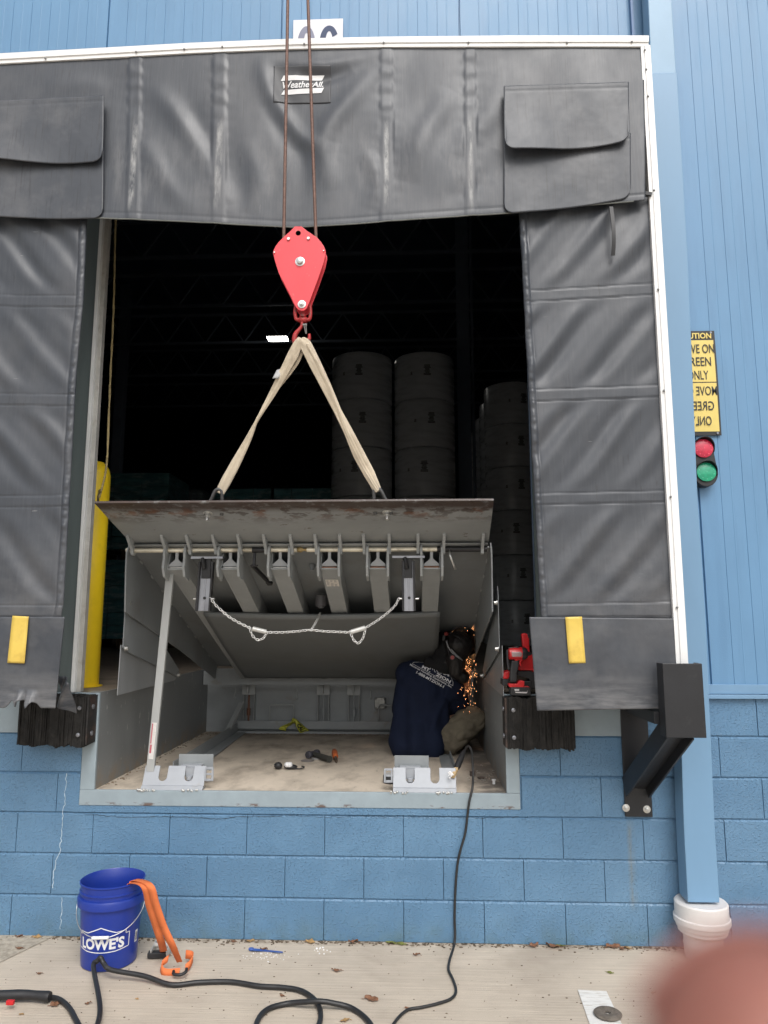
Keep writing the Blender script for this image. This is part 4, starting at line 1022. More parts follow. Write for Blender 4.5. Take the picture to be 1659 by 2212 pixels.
# chain with two springs
def chainlinks(pts, pitch=.0155, r_=.0021):
    c = MB(); pts = smoothpts(pts, 30); cum = [0]
    for a, b_ in zip(pts, pts[1:]): cum.append(cum[-1]+(b_-a).length)
    n = int(cum[-1]/pitch); idx = 0
    for k in range(n+1):
        s_ = k*pitch
        while idx < len(cum)-2 and cum[idx+1] < s_: idx += 1
        t = (s_-cum[idx])/max(1e-9, cum[idx+1]-cum[idx]); p = pts[idx].lerp(pts[idx+1], t); d = (pts[idx+1]-pts[idx]).normalized()
        x, y, d = frame(d, Y_)
        ang = R(35 if k % 2 else 125); e = x*math.cos(ang)+y*math.sin(ang)
        ring = [p+d*(.0115*math.cos(q))+e*(.0062*math.sin(q)) for q in [2*math.pi*i/10 for i in range(10)]]
        ring.append(ring[0]); nrm = d.cross(e)
        base = len(c.v)
        for i in range(10):
            cc = ring[i]; od = (cc-p).normalized()
            for m_ in range(5): a = 2*math.pi*m_/5; c.v.append(cc+od*r_*math.cos(a)+nrm*r_*math.sin(a))
        for i in range(10):
            for m_ in range(5): c.f.append((base+i*5+m_, base+i*5+(m_+1) % 5, base+((i+1) % 10)*5+(m_+1) % 5, base+((i+1) % 10)*5+m_))
    return c
CY = -.045
ch = thing("safety_chain", "silver chain with two springs hanging between the black channels", "chain", P(660, 1365, CY))
M_chain = mat("bright_chain_zinc", (.78, .78, .76), .3, .6, var=.08)
def cp(l): return [P(u, v, CY) for u, v in l]
c = chainlinks(cp([(456, 1294), (470, 1311), (500, 1336), (540, 1357)])).build("left_chain", M_chain, ch, smooth=True)
chainlinks(cp([(578, 1366), (610, 1366), (640, 1364), (670, 1361), (705, 1364), (755, 1366)])).build("middle_chain", M_chain, ch, smooth=True)
chainlinks(cp([(790, 1356), (820, 1337), (850, 1312), (862, 1292)])).build("right_chain", M_chain, ch, smooth=True)
chainlinks(cp([(540, 1357), (545, 1372), (556, 1382), (568, 1379), (577, 1366)])).build("left_loop", M_chain, ch, smooth=True)
chainlinks(cp([(757, 1366), (764, 1382), (774, 1389), (784, 1378), (790, 1357)])).build("right_loop", M_chain, ch, smooth=True)
c = chainlinks([P(672, 1361, CY), P(682, 1345, .1), P(689, 1330, .40), P(692, 1324, .51)]).build("drop_chain", M_chain, ch, smooth=True)
for a, b_ in (((546, 1358), (575, 1365)), ((759, 1365), (789, 1356))):
    a = P(*a, CY); b_ = P(*b_, CY); L_ = (b_-a).length
    c = MB(); n = 60; c.tube([a.lerp(b_, i/(n*4)) for i in range(n*4+1)], .0125, 14, rf=lambda q, s_: 1+.07*math.sin(s_*2*math.pi/(L_/26))); c.build("spring", M_chain, ch, smooth=True)
# prop leg and its sticker
pl_ = thing("maintenance_strut", "grey flat steel prop leg standing on the left keeper bracket", "strut", (-1.15, .06, .80))
a = P(325, 1666, .06); b_ = P(369, 1229, .055); c = MB(); c.beam(a, b_, .042, .022, Y_)
M_strut = mat("strut_gray", (.36, .37, .365), .45, var=.10, vs=8, stretch=(1, 1, .3)); c.build("bar", M_strut, pl_, bevel=.002)
d = (b_-a).normalized(); x_, y_, z_ = frame(d, Y_); fr = -y_ if y_.y > 0 else y_
sx = x_ if x_.x > 0 else -x_
c = MB(); o = a+d*.065+fr*.0125; c.hexa([o-sx*.013, o+sx*.013, o+sx*.013+fr*.0008, o-sx*.013+fr*.0008, o-sx*.013+d*.19, o+sx*.013+d*.19, o+sx*.013+d*.19+fr*.0008, o-sx*.013+d*.19+fr*.0008]); sk = c.build("strut_sticker", mat("sticker_white", (.62, .60, .58), .5, var=.1, vs=50), pl_)
c = MB(); o2 = o+fr*.0012-sx*.012; 
c.add([o2+d*.03, o2+sx*.010+d*.03, o2+sx*.010+d*.075, o2+d*.075], [(0, 1, 2, 3)]); c.add([o2+d*.08, o2+sx*.006+d*.08, o2+sx*.006+d*.185, o2+d*.185], [(0, 1, 2, 3)])
c.build("red_print", mat("sticker_red", (.45, .10, .13), .6), sk)

# ------------------------------------------------------------------ things on the pit floor
def keeper(mir, label, cx_):
    k = thing("lip_keeper_bracket", label, "bracket", (cx_, .05, .7225), "lip keeper brackets welded on the pit curb")
    M_k = mat("keeper_silver_paint", (.335, .355, .385), .45, .1, var=.06, vs=14, bump=.0004, bs=60, col2=(.30, .29, .27), c2=.4, c2s=11, c2lo=.6, c2hi=.72)
    w_ = .165; hh = .125; s_ = -1 if mir else 1
    def U(cx0, r_, top): return [(cx0-r_, top)]+[(cx0-r_*math.cos(a), .045+r_-r_*math.sin(a)) for a in [math.pi*i/10 for i in range(0, 11)]]+[(cx0+r_, top)]
    n1, n2 = (-.055, .062) if not mir else (-.075, .055)
    if not mir: n1, n2 = -.062, .078
    prof = [(-w_, .018), (w_, .018), (w_, hh)]+[p for p in U(n2, .023, hh)][::-1]+[p for p in U(n1, .023, hh)][::-1]+[(-w_, hh)]
    ey = V((0, .42, .91)).normalized(); ez = ey.cross(X_)*-1
    c = MB(); c.prism(prof, (cx_, .012, .7225), X_, ey, V((0, .91, -.42)), .008)
    c.hexa([V((cx_-w_, -.004, .7242)), V((cx_+w_, -.004, .7242)), V((cx_+w_, .06, .7242)), V((cx_-w_, .06, .7242)), V((cx_-w_, .012, .7425)), V((cx_+w_, .012, .7425)), V((cx_+w_, .02, .7435)), V((cx_-w_, .02, .7435))])
    c.build("keeper_plate", M_k, k, bevel=.0015)
    pc = cx_+(.055 if not mir else -.06)
    pc2 = cx_+n2 if not mir else cx_+n1
    c = MB(); c.box((pc2-.085, .13, .80), (pc2+.105 if not mir else pc2+.10, .137, .885)).build("stop_plate", M_gray, k, bevel=.001)
    c = MB(); c.box((pc2-.055, .075, .826), (pc2+.055, .12, .838)).box((pc2-.024, .066, .775), (pc2+.024, .074, .826)).lathe([(.011, 0), (.011, .03), (.016, .031), (.016, .048), (.011, .05)], (pc2, .055, .735), Z_, 16)
    c.build("stop_bolt", M_k, k, bevel=.0012)
    ex = cx_+s_*(w_+.002); c = MB()
    for a, b_, z0, z1 in ((0, .008, .765, .835), (.036, .046, .765, .835), (.008, .036, .765, .777), (.008, .036, .795, .805), (.008, .036, .825, .835)): c.box((ex+s_*a, .03, z0), (ex+s_*b_, .035, z1))
    c.build("slotted_tab", M_k, k, bevel=.001)
    c = MB()
    for q in range(26):
        a = random.choice((-.14, .10))+random.uniform(-.04, .055); c.sphere((cx_+a, -.006, .7235+random.uniform(-.004, .004)), random.uniform(.004, .0075), 7)
    c.build("weld_beads", M_zinc, k, smooth=True)
keeper(False, "silver slotted lip keeper bracket on the curb at the foot of the prop leg", (P(303, 1705, 0).x+P(437, 1705, 0).x)/2)
keeper(True, "silver slotted lip keeper bracket on the curb in front of the crouching welder", (P(850, 1712, 0).x+P(985, 1712, 0).x)/2)
# rear frame of the pit
rf_ = thing("rear_frame", "grey steel rear frame with threaded posts at the back of the pit", "steel frame", (-.3, 2.0, .7225))
c = MB(); c.box((-1.19, 2.03, .755), (.72, 2.037, .818)).box((-1.19, 2.0, .7235), (.72, 2.05, .74)); c.build("bottom_rail", M_gray, rf_, bevel=.001)
for u in (537, 698, 764):
    x = P(u, 1520, 2.04).x; c = MB(); c.box((x-.052, 2.03, 1.02), (x+.052, 2.038, 1.112)).box((x-.004, 1.99, 1.035), (x+.004, 2.029, 1.112)).box((x-.046, 2.045, .818), (x-.040, 2.095, 1.02)).box((x+.040, 2.045, .818), (x+.046, 2.095, 1.02))
    pz = c.build("post", M_beam, rf_, bevel=.001)
    c = MB(); c.cyl((x+.003, 2.035, .818), (x+.003, 2.035, 1.02), .008, 12).cyl((x+.003, 2.035, .86), (x+.003, 2.035, .915), .0155, 14); c.build("threaded_rod", mat("rod_rusty", (.17, .08, .05), .6, .3, var=.3, vs=40) if u == 537 else M_gray, pz)
for (ua, ub) in ((583, 635), (818, 870)):
    xa = P(ua, 1540, 2.03).x; xb = P(ub, 1540, 2.03).x; c = MB()
    pts = [V((xa, 2.02, .82)), V((xa, 2.02, .925)), V((xa+.003, 2.02, .938)), V((xa+.012, 2.02, .945)), V((xb-.012, 2.02, .945)), V((xb-.003, 2.02, .938)), V((xb, 2.02, .925)), V((xb, 2.02, .82))]
    c.tube(pts, .0055, 10); c.build("wire_handle", M_beam, rf_, smooth=True)
for u in (504+6, 643, 802):
    c = MB(); q = P(u, 1484, 1.98); c.tube([q, q+V((-.004, 0, -.04)), q+V((-.012 if u < 600 else -.003, 0, -.06)), q+V((-.014 if u < 600 else -.004, 0, -.085)), q+V((-.004, 0, -.095)), q+V((0, 0, -.075))], .004, 8); c.build("hanging_hook", M_beam, rf_, smooth=True)
jb = thing("junction_box", "weathered cast metal junction box on the rear pit wall beside the welder", "junction box", P(820, 1520, 2.09))
q = P(821, 1518, 2.09); c = MB(); c.box((q.x-.042, 2.055, q.z-.045), (q.x+.042, 2.0985, q.z+.045)).build("box", mat("cast_zinc", (.42, .42, .40), .5, .4, var=.25, vs=40, bump=.001, bs=60), jb, bevel=.006)
c = MB()
for dx in (-.032, .032):
    for dz in (-.035, .035): c.sphere((q.x+dx, 2.054, q.z+dz), .007, 8)
c.each("cover_screw", M_zinc, jb, smooth=True)
# loose angle irons on the floor, leaning bar
c = MB(); a = G(375, 1672, .735)+V((0, 0, .0)); b_ = G(516, 1578, .735); a.z = b_.z = .728
d = (b_-a).normalized(); sd_ = V((-d.y, d.x, 0))
c.hexa([a, a-sd_*.10, b_-sd_*.07, b_, a+Z_*.008, a-sd_*.10+Z_*.008, b_-sd_*.07+Z_*.008, b_+Z_*.008]); c.hexa([a, a+sd_*.008, b_+sd_*.008, b_, a+Z_*.075, a+sd_*.008+Z_*.075, b_+sd_*.008+Z_*.075, b_+Z_*.075])
tag(c.build("angle_iron", M_gray, bevel=.001), "long grey angle iron lying along the left side of the pit floor", "angle iron")
c = MB(); c.beam(P(492, 1584, 1.75), P(527, 1518, 1.98), .035, .012, X_); c.beam(P(489, 1583, 1.74), P(521, 1519, 1.97), .010, .035, X_)
tag(c.build("loose_bar", M_beam, bevel=.001), "short grey bar leaning on the rear frame at the left", "steel bar")
c = MB(); a = G(930, 1685, .7235)+V((.02, 0, 0)); b_ = G(958, 1600, .7235); a.z = b_.z = .7245
a = G(985, 1672, .7245); b_ = G(962, 1608, .7245)
sd_ = V((1, 0, 0)); c.hexa([a-sd_*.075, a, b_, b_-sd_*.065, a-sd_*.075+Z_*.006, a+Z_*.006, b_+Z_*.006, b_-sd_*.065+Z_*.006]); c.hexa([a, a+sd_*.006, b_+sd_*.006, b_, a+Z_*.035, a+sd_*.006+Z_*.035, b_+sd_*.006+Z_*.035, b_+Z_*.035])
tag(c.build("angle_iron", M_gray, bevel=.001), "grey angle iron on the pit floor running under the welder's leg", "angle iron")
# caution tape scrap
tp = thing("caution_tape", "crumpled yellow tape scrap tied to the left wire handle", "tape", P(635, 1580, 1.95))
M_tape = mat("tape_yellow", (.42, .42, .05), .5, var=.25, vs=30)
c = MB(); 
def tp1(a, b_): return P(632-20*b_+5*math.sin(b_*6)+(a-.5)*12*(.35+b_), 1554+22*b_+a*3*b_, 1.99-.02*math.sin(b_*5+a*2))
def tp2(a, b_): return P(636+22*b_+(a-.5)*15*(.3+b_), 1555+26*b_-(a-.5)*6, 1.98-.03*math.sin(b_*3+a*2))
c.grid(tp1, 4, 14); c.grid(tp2, 4, 14); c.sphere(P(634, 1554, 1.985), .012, 8); t_ = c.build("tape", M_tape, tp, smooth=True, solid=.001)
vs, fs = text2d("CAU", 1, .04); xs = [v_[0] for v_ in vs]; ys = [v_[1] for v_ in vs]
c = MB(); c.add([tp2(.15+.7*(y-min(ys))/(max(ys)-min(ys)), .35+.6*(x-min(xs))/(max(xs)-min(xs)))+V((0, -.004, 0)) for x, y in vs], fs); c.build("tape_lettering", M_sk, t_)
# hammer
M_hm = mat("hammer_steel", (.06, .06, .075), .5, .3, var=.3, vs=30)
hm = thing("hammer", "short handled sledge hammer lying on the pit floor", "hammer", G(685, 1632, .7225))
a = G(664, 1632, .745); b_ = G(696, 1625, .745); a.z = b_.z = .748
c = MB(); d = (b_-a).normalized(); c.lathe([(.020, 0), (.024, .004), (.024, .022), (.019, .03), (.019, .075), (.024, .083), (.022, .105), (.02, .108)], a, d, 8); c.build("head", M_hm, hm, bevel=.001)
h0 = a+d*.055; h1 = G(712, 1640, .745); h1.z = .745; c = MB(); c.tube([h0, h0.lerp(h1, .3), h0.lerp(h1, .9), h1], [.014, .017, .019, .021], 14); c.build("handle", mat("hammer_grip", (.035, .035, .03), .7, var=.3, vs=50), hm, smooth='auto')
# orange screwdriver stub / chisel
os_ = thing("orange_chisel", "small chisel with orange handle lying beside the hammer", "chisel", G(724, 1632, .7225))
a = G(722, 1621, .745); b_ = G(725, 1637, .74); a.z = b_.z = .742; c = MB(); c.tube([a, a.lerp(b_, .3), a.lerp(b_, .8), b_], [.016, .020, .019, .013], 12); c.build("handle", mat("orange_grip", (.58, .14, .04), .5, var=.2, vs=40), os_, smooth=True)
e_ = G(727, 1647, .73); e_.z = .728; c = MB(); c.tube([b_, b_.lerp(e_, .7), e_], [.011, .010, .003], 8); c.build("blade", mat("chisel_steel", (.16, .12, .09), .5, .5, var=.3, vs=50), os_)
# grinding discs
for u, v, r_, lab, m_ in ((664, 1643.5, .042, "thin used cutting disc lying beside the hammer handle", mat("disc_grey", (.22, .20, .19), .8, var=.2, vs=60, bump=.0008, bs=300)),
                          (684, 1639, .032, "small pale disc half under the hammer", mat("disc_pale", (.45, .44, .43), .6, var=.2, vs=60))):
    q = G(u, v, .7245); c = MB(); c.lathe([(.009, .0012), (r_, .0006), (r_, .0036), (r_*.5, .0044), (.009, .0044), (.009, .0012)], (q.x, q.y, .7238), n=28, cap=False)
    tag(c.build("cutting_disc", m_, smooth='auto'), lab, "disc")
# respirator / face mask
dm = thing("dust_mask", "black half mask with white filter lying on the pit floor", "mask", G(628, 1655, .7225))
q = G(617, 1654, .745); c = MB(); c.sphere((q.x-.045+.0, q.y, .745), .026, 10, (1, .9, .85)).sphere((q.x+.03, q.y+.005, .738), .034, 12, (1.25, .8, .42)); c.build("shell", M_blk, dm, smooth=True)
c = MB(); c.sphere((q.x+.012, q.y-.008, .752), .020, 10, (1.0, .9, .85)).sphere((q.x+.026, q.y-.008, .751), .018, 10); c.build("filter", M_wht, dm, smooth=True)
c = MB(); c.tube(smoothpts([V((q.x+.05, q.y-.02, .734)), V((q.x+.09, q.y-.02, .732)), V((q.x+.11, q.y+.015, .735)), V((q.x+.09, q.y+.05, .734))], 6), .004, 6); c.build("strap", M_blk, dm, smooth=True)
# tape measure like round tool behind right keeper
tm = thing("tape_measure", "round black and silver tape measure behind the right keeper bracket", "tape measure", G(838, 1685, .7225))
q = G(842, 1683, .745); c = MB(); c.lathe([(.046, 0), (.050, .006), (.050, .036), (.046, .042)], (q.x+.012, q.y+.02, .7235), n=26); c.build("case", M_blk, tm, smooth='auto')
c = MB(); c.lathe([(.043, 0), (.040, .004), (.02, .005)], (q.x+.012, q.y+.02, .766), n=26); c.build("cap", mat("disc_pale", (0, 0, 0)), tm, smooth='auto')
# small scraps at the right
M_scrap = mat("rusty_scrap", (.09, .07, .06), .7, .3, var=.4, vs=50)
for i, (u, v, w_, h_, zz, lab) in enumerate(((1039, 1682, .035, .022, .004, "rusty steel scrap plate beside the electrode cable"), (1021, 1676, .03, .02, .012, "rusty scrap block behind the electrode cable"), (1007, 1622, .03, .02, .05, "dark metal block near the welder's shin"))):
    q = G(u, v, .7225); c = MB(); c.obox((q.x, q.y, .7235+zz), V((w_/2*.95, .1*w_, 0)), V((-.1*h_, h_/2*1.4, 0)), Z_*zz*.98)
    tag(c.build("metal_scrap", M_scrap, bevel=.001), lab, "metal scrap")
q = G(1067, 1694, .7225); c = MB(); c.cyl((q.x, q.y, .7235), (q.x, q.y, .742), .008, 12).cyl((q.x, q.y, .742), (q.x, q.y, .748), .012, 12)
tag(c.build("white_plug", M_wht), "small white plug standing near the right pit wall", "plug")
c = MB()
for _ in range(14):
    q = G(random.uniform(1010, 1065), random.uniform(1655, 1690), .7225); c.beam((q.x, q.y, .726), (q.x+random.uniform(-.03, .03), q.y+random.uniform(-.02, .02), .728), .004, .004)
tag(c.build("metal_shavings", M_zinc, org=(.75, .3, .7225)), "shiny metal shavings and spatter on the pit floor by the right wall", "shavings", kind='stuff')
c = MB()
for _ in range(420):
    x = random.uniform(-1.40, .70); y = PD-.06-abs(random.gauss(0, .05)); 
    if random.random() < .25: x = -1.42+abs(random.gauss(0, .03)); y = random.uniform(.1, 2.0)
    r_ = random.uniform(.002, .006); c.sphere((x, y, .7235), r_, 5, (1.5, 1.2, .6))
tag(c.build("pit_debris", mat("debris_brown", (.17, .13, .09), .9, var=.3), org=(-.3, 1.9, .7225)), "brown grit and debris along the pit walls", "debris", kind='stuff')

# ================================================================== HOIST BLOCK, ROPES, SLING
HY = -.62
def zb(x, y, Y=HY): return P((680+x/6.506)/1.1573, (540+y/6.506)/1.1573, Y)
hb = thing("hook_block", "red crane hook block hanging on two rusty wire ropes", "hook block", zb(500, 2050))
outline = [(370, 168), (480, 168), (590, 255), (730, 345), (800, 425), (850, 505), (873, 570), (872, 610), (840, 760), (760, 990), (600, 1420), (560, 1505), (520, 1535), (480, 1542), (440, 1530), (400, 1495), (370, 1450), (280, 1260), (110, 930), (50, 740), (15, 600), (22, 560), (60, 485), (110, 420), (200, 330), (290, 250)]
for y0 in (HY-.034, HY+.024):
    c = MB(); pts = [zb(x, y, HY-.034) for x, y in outline]; pts = [V((p.x, y0, p.z)) for p in pts]
    o = zb(427, 278, HY-.034)
    c.poly3(pts, V((0, .009, 0))); pb = c.build("side_plate", M_red, hb, bevel=.0015)
o = zb(427, 278, HY-.034); c = MB(); c.cyl((o.x, HY-.0352, o.z), (o.x, HY-.0345, o.z), .0125, 24); c.build("plate_hole_shade", mat('hole_shade_black', (.002, .002, .002), .9, spec=0), hb)  # black disc on the solid plate, painting the shade inside a hole
c = MB(); ce = zb(455, 742, HY)
c.lathe([(.04, -.012), (.098, -.016), (.104, -.012), (.088, -.004), (.088, .004), (.104, .012), (.098, .016), (.04, .012)], (ce.x, HY, ce.z), Y_, 40); c.build("sheave", M_redold, hb, smooth='auto')
for x, y, r_ in ((270, 378, .0075), (593, 370, .0075), (40, 600, .004), (842, 572, .0035)):
    o = zb(x, y, HY-.034); c = MB(); c.cyl((o.x, HY-.042, o.z), (o.x, HY+.034, o.z), r_, 12); c.build("spacer_bolt", M_zinc, hb, bevel=.001)
o = zb(455, 742, HY-.034); c = MB(); c.lathe([(.0235, 0), (.0235, .002), (.018, .003), (.016, .003), (.016, .014), (.013, .016), (0, .016)], (o.x, HY-.0342, o.z), V((0, -1, 0)), 28, cap=False); c.build("axle_nut", M_zinc, hb, smooth='auto')
o = zb(485, 1438, HY-.034); c = MB(); c.lathe([(.020, 0), (.020, .003), (.012, .004), (.011, .012), (.007, .013), (.007, .02), (0, .02)], (o.x, HY-.0342, o.z), V((0, -1, 0)), 20, cap=False); c.build("lower_nut", M_zinc, hb, smooth='auto')
# swivel yoke
def zt(x, y, dy=0): p = zb(x, y); return V((p.x, HY+dy, p.z))
c = MB(); c.tube(smoothpts([zt(400, 1430), zt(378, 1520), zt(378, 1600), zt(392, 1670), zt(430, 1690), zt(570, 1690), zt(612, 1670), zt(625, 1600), zt(622, 1500), zt(600, 1430)], 5), .0085, 14, rf=lambda a, L: 1+.18*abs(math.cos(a))); c.cyl(zt(440, 1690), zt(565, 1690), .014, 14)
c.build("yoke", M_redold, hb, smooth=True)
c = MB(); c.cyl(zt(500, 1540), zt(500, 1600), .010, 14).cyl(zt(500, 1600), zt(500, 1650), .016, 16); c.build("swivel_nut", M_redold, hb, bevel=.002)
# hook
hp = [zt(490, 1720), zt(480, 1790), zt(440, 1850), zt(385, 1920), zt(365, 2010), zt(390, 2070), zt(440, 2100), zt(520, 2095), zt(575, 2050), zt(605, 1990), zt(605, 1920)]
c = MB(); c.tube(smoothpts(hp, 6), [interp(i, [(0, .007), (8, .008), (20, .0125), (30, .0135), (44, .0125), (54, .009), (60, .006)]) for i in range(61)], 14); c.build("hook", M_redold, hb, smooth=True)
c = MB(); c.cyl(zt(505, 1790, -.012), zt(575, 1785, -.012), .006, 10).beam(zt(525, 1800, -.016), zt(555, 1930, -.010), .005, .004).beam(zt(560, 1800, -.016), zt(565, 1930, -.010), .005, .004); c.build("safety_latch", mat("latch_steel", (.20, .19, .18), .5, .6, var=.2, vs=40), hb, bevel=.001)
# ropes: run up to the crane out of frame
for (ua, va, ub, vb, lab) in ((613, 516, 627, -300, "left rusty wire rope running up from the red block"), (683, 526, 655, -300, "right rusty wire rope running up from the red block")):
    a = P(ua, va, HY); b_ = P(ub, vb, HY); n = 1100 
    pts = [a.lerp(b_, i/n) for i in range(n+1)]
    c = MB(); c.tube(pts, .0078, 18, rf=lambda q, L: 1+.13*abs(math.sin(3*(q-L*55)))-.05)
    tag(c.build("wire_rope", M_rope, smooth=True, org=a), lab, "wire rope", "wire ropes of the hook block")
# shackles on the lip
def shackle(u, lab, lean):
    q = P(u, 1085, -.36); q.z = 2.175; t = thing("shackle", lab, "shackle", q, "lifting shackles on the lip plate")
    c = MB(); a = V((q.x-.040, -.34, 2.150)); b_ = V((q.x+.040, -.34, 2.150)); l = V((lean, -.02, .075))
    top = (a+b_)/2+l*1.30
    pts = [a+V((0, 0, -.02)), a+l*.35, a+l*.8+V((.012, 0, 0)), top+V((-.014, 0, .008)), top+V((.014, 0, .008)), b_+l*.8+V((-.012, 0, 0)), b_+l*.35, b_+V((0, 0, -.02))]
    c.tube(smoothpts(pts, 5), .0095, 12); c.build("link", mat("dark_forged_steel", (.10, .10, .10), .45, .5, var=.2, vs=30), t, smooth=True)
    c = MB(); c.lathe([(.016, 0), (.016, .018), (.008, .019), (.008, .03)], (q.x, -.345, 2.155), Z_, 10); c.build("bolt_head", M_zinc, t)
    return top
s1 = shackle(460, "dark lifting shackle at the left of the lip plate", .022); s2 = shackle(828, "dark lifting shackle at the right of the lip plate", -.024)
# sling
slg = thing("lifting_sling", "dirty cream webbing sling looped over the red hook", "sling", zt(480, 2060))
def ribbon(rows, th, nm, pleat=5):
    """rows: (u,v,width px,Y offset); flattened fabric tube with lengthwise pleats"""
    c = MB(); n = 20; pts = [V((u, v, 0)) for u, v, w_, y in rows]; sm = smoothpts(pts, 12); N = len(sm)
    W = [interp(i/(N-1)*(len(rows)-1), [(k, r[2]) for k, r in enumerate(rows)]) for i in range(N)]
    YY = [interp(p.y, [(736, HY-.018), (1066, -.36)])+interp(i/(N-1)*(len(rows)-1), [(k, r[3]) for k, r in enumerate(rows)]) for i, p in enumerate(sm)]
    for i, p in enumerate(sm):
        d = (sm[min(i+1, N-1)]-sm[max(i-1, 0)]).normalized(); nr = V((-d.y, d.x, 0))
        for k in range(n):
            a = 2*math.pi*k/n; wv = math.cos(a)*W[i]/2; tt = math.sin(a)*th*(1+.35*math.cos(a*pleat+i*.06)+.12*math.sin(i*.5+k))
            q = p+nr*wv; w3 = P(q.x, q.y, YY[i]); c.v.append(V((w3.x, YY[i]+tt, w3.z)))
    for i in range(N-1):
        for k in range(n): a = i*n+k; b_ = i*n+(k+1) % n; c.f.append((a, b_, b_+n, a+n))
    c.f.append(tuple(range(n))); c.f.append(tuple((N-1)*n+k for k in range(n)))
    return c.build(nm, M_sling, slg, smooth=True)
ribbon([(650, 731, 12, 0), (643, 744, 20, 0), (632, 768, 24, 0), (612, 806, 20, 0), (589, 849, 15, 0), (563, 894, 8, 0), (552, 914, 7, 0), (536, 949, 14, 0), (510, 999, 21, 0), (488, 1040, 23, 0), (474, 1066, 19, 0)], .007, "left_leg")
ribbon([(655, 756, 6, .02), (642, 782, 9, .014), (624, 808, 8, .010), (596, 845, 6, .008), (566, 892, 4, .006)], .004, "left_leg_strand")
ribbon([(650, 733, 12, 0), (660, 745, 26, 0), (682, 789, 26, 0), (707, 840, 22, 0), (730, 889, 17, 0), (752, 932, 20, 0), (775, 981, 26, 0), (797, 1022, 25, 0), (817, 1062, 17, 0)], .0075, "right_leg")
ribbon([(664, 742, 8, -.007), (690, 789, 10, -.008), (712, 836, 9, -.008), (731, 884, 6, -.008), (752, 936, 9, -.008), (777, 990, 10, -.008), (800, 1032, 9, -.008), (817, 1060, 8, -.006)], .004, "right_leg_strand")
c = MB(); c.grid(lambda a, b_: P(588+10*b_+(12+9*b_)*a, 818-19*b_+1.5*a-2*math.sin(a*3.1), -.565-.012*math.sin(a*3)-.01*(1-b_)), 8, 4); c.build("sling_tag", mat("dull_tag_white", (.42, .42, .42), .7), slg, smooth=True, solid=.001)

# ================================================================== THE WELDER
def blob(name, prims, m, parent, voxel=.009, sm=6, noise_amp=0, noise_f=6, org=None, post=None):
    b_ = MB()
    for pr in prims:
        if len(pr) == 3 and not isinstance(pr[1], (int, float)): pass
        p0, r0, p1, r1 = pr[:4]; sc = pr[4] if len(pr) > 4 else (1, 1, 1)
        L_ = (V(p1)-V(p0)).length; n = max(1, int(L_/(min(r0, r1)*.22)))
        for i in range(n+1): t = i/n; b_.sphere(V(p0).lerp(V(p1), t), r0+(r1-r0)*t, 18, sc)
    ob = b_.build("tmp", m, None, org=(0, 0, 0))
    md = ob.modifiers.new("r", 'REMESH'); md.mode = 'VOXEL'; md.voxel_size = voxel; md.use_smooth_shade = True
    if sm: s_ = ob.modifiers.new("s", 'SMOOTH'); s_.iterations = sm; s_.factor = .6
    bpy.context.view_layer.update(); dg = bpy.context.evaluated_depsgraph_get(); ev = ob.evaluated_get(dg)
    me = ev.to_mesh(); me_v = [v_.co.copy() for v_ in me.vertices]; me_n = [v_.normal.copy() for v_ in me.vertices]; me_f = [tuple(p.vertices) for p in me.polygons]; ev.to_mesh_clear()
    bpy.data.objects.remove(ob)
    out = MB(); 
    for v_, nn in zip(me_v, me_n):
        dsp = noise_amp*fbm(v_.x*noise_f, v_.y*noise_f, v_.z*noise_f*.55) if noise_amp else 0
        if post: dsp += post(v_)
        out.v.append(v_+nn*dsp)
    out.f = me_f
    return out, out.build(name, m, parent, smooth=True, org=org)
pe_ = thing("person", "welder in navy t-shirt and olive trousers crouching with back turned, sparks at his right", "person", V((.36, 1.15, .7225)))
HIP = P(908, 1592, 1.17); CH = P(915, 1478, 1.17); NK = P(958, 1430, 1.12); SLh = P(872, 1447, 1.15); SRh = P(992, 1492, 1.16)
HD = P(990, 1397, 1.06)
KR = P(1022, 1553, 1.14); KL = P(885, 1560, 1.62); EL = P(888, 1505, 1.52); ER = P(1000, 1538, 1.26)
skin = mat("skin_tone", (.42, .24, .16), .55, var=.08, vs=20)
M_navy = mat("navy_tshirt", (.009, .014, .034), .85, var=.18, vs=8, bump=.0006, bs=300, spec=.2)
M_olive = mat("olive_trousers", (.15, .13, .095), .85, var=.22, vs=9, bump=.0012, bs=120, col2=(.08, .065, .05), c2=.6, c2s=6, c2lo=.5, c2hi=.7, spec=.2)
HR = P(1012, 1440, 1.34); HL_ = P(985, 1450, 1.40)
blob("body", [(HIP, .125, CH, .125), (CH, .12, NK, .06), (NK, .05, HD, .055), (HD+V((0, .03, 0)), .078, HD+V((.01, .05, .02)), .078), (SLh+V((.02, 0, -.01)), .042, EL, .040), (EL, .04, HL_, .028), (SRh, .05, ER, .042), (ER, .04, HR, .028), (HIP, .09, KR, .06), (HIP, .09, KL, .06),
              (KR, .055, V((.60, 1.42, .80)), .045), (KL, .055, V((.30, 1.42, .79)), .045)], skin, pe_, .011, 4)
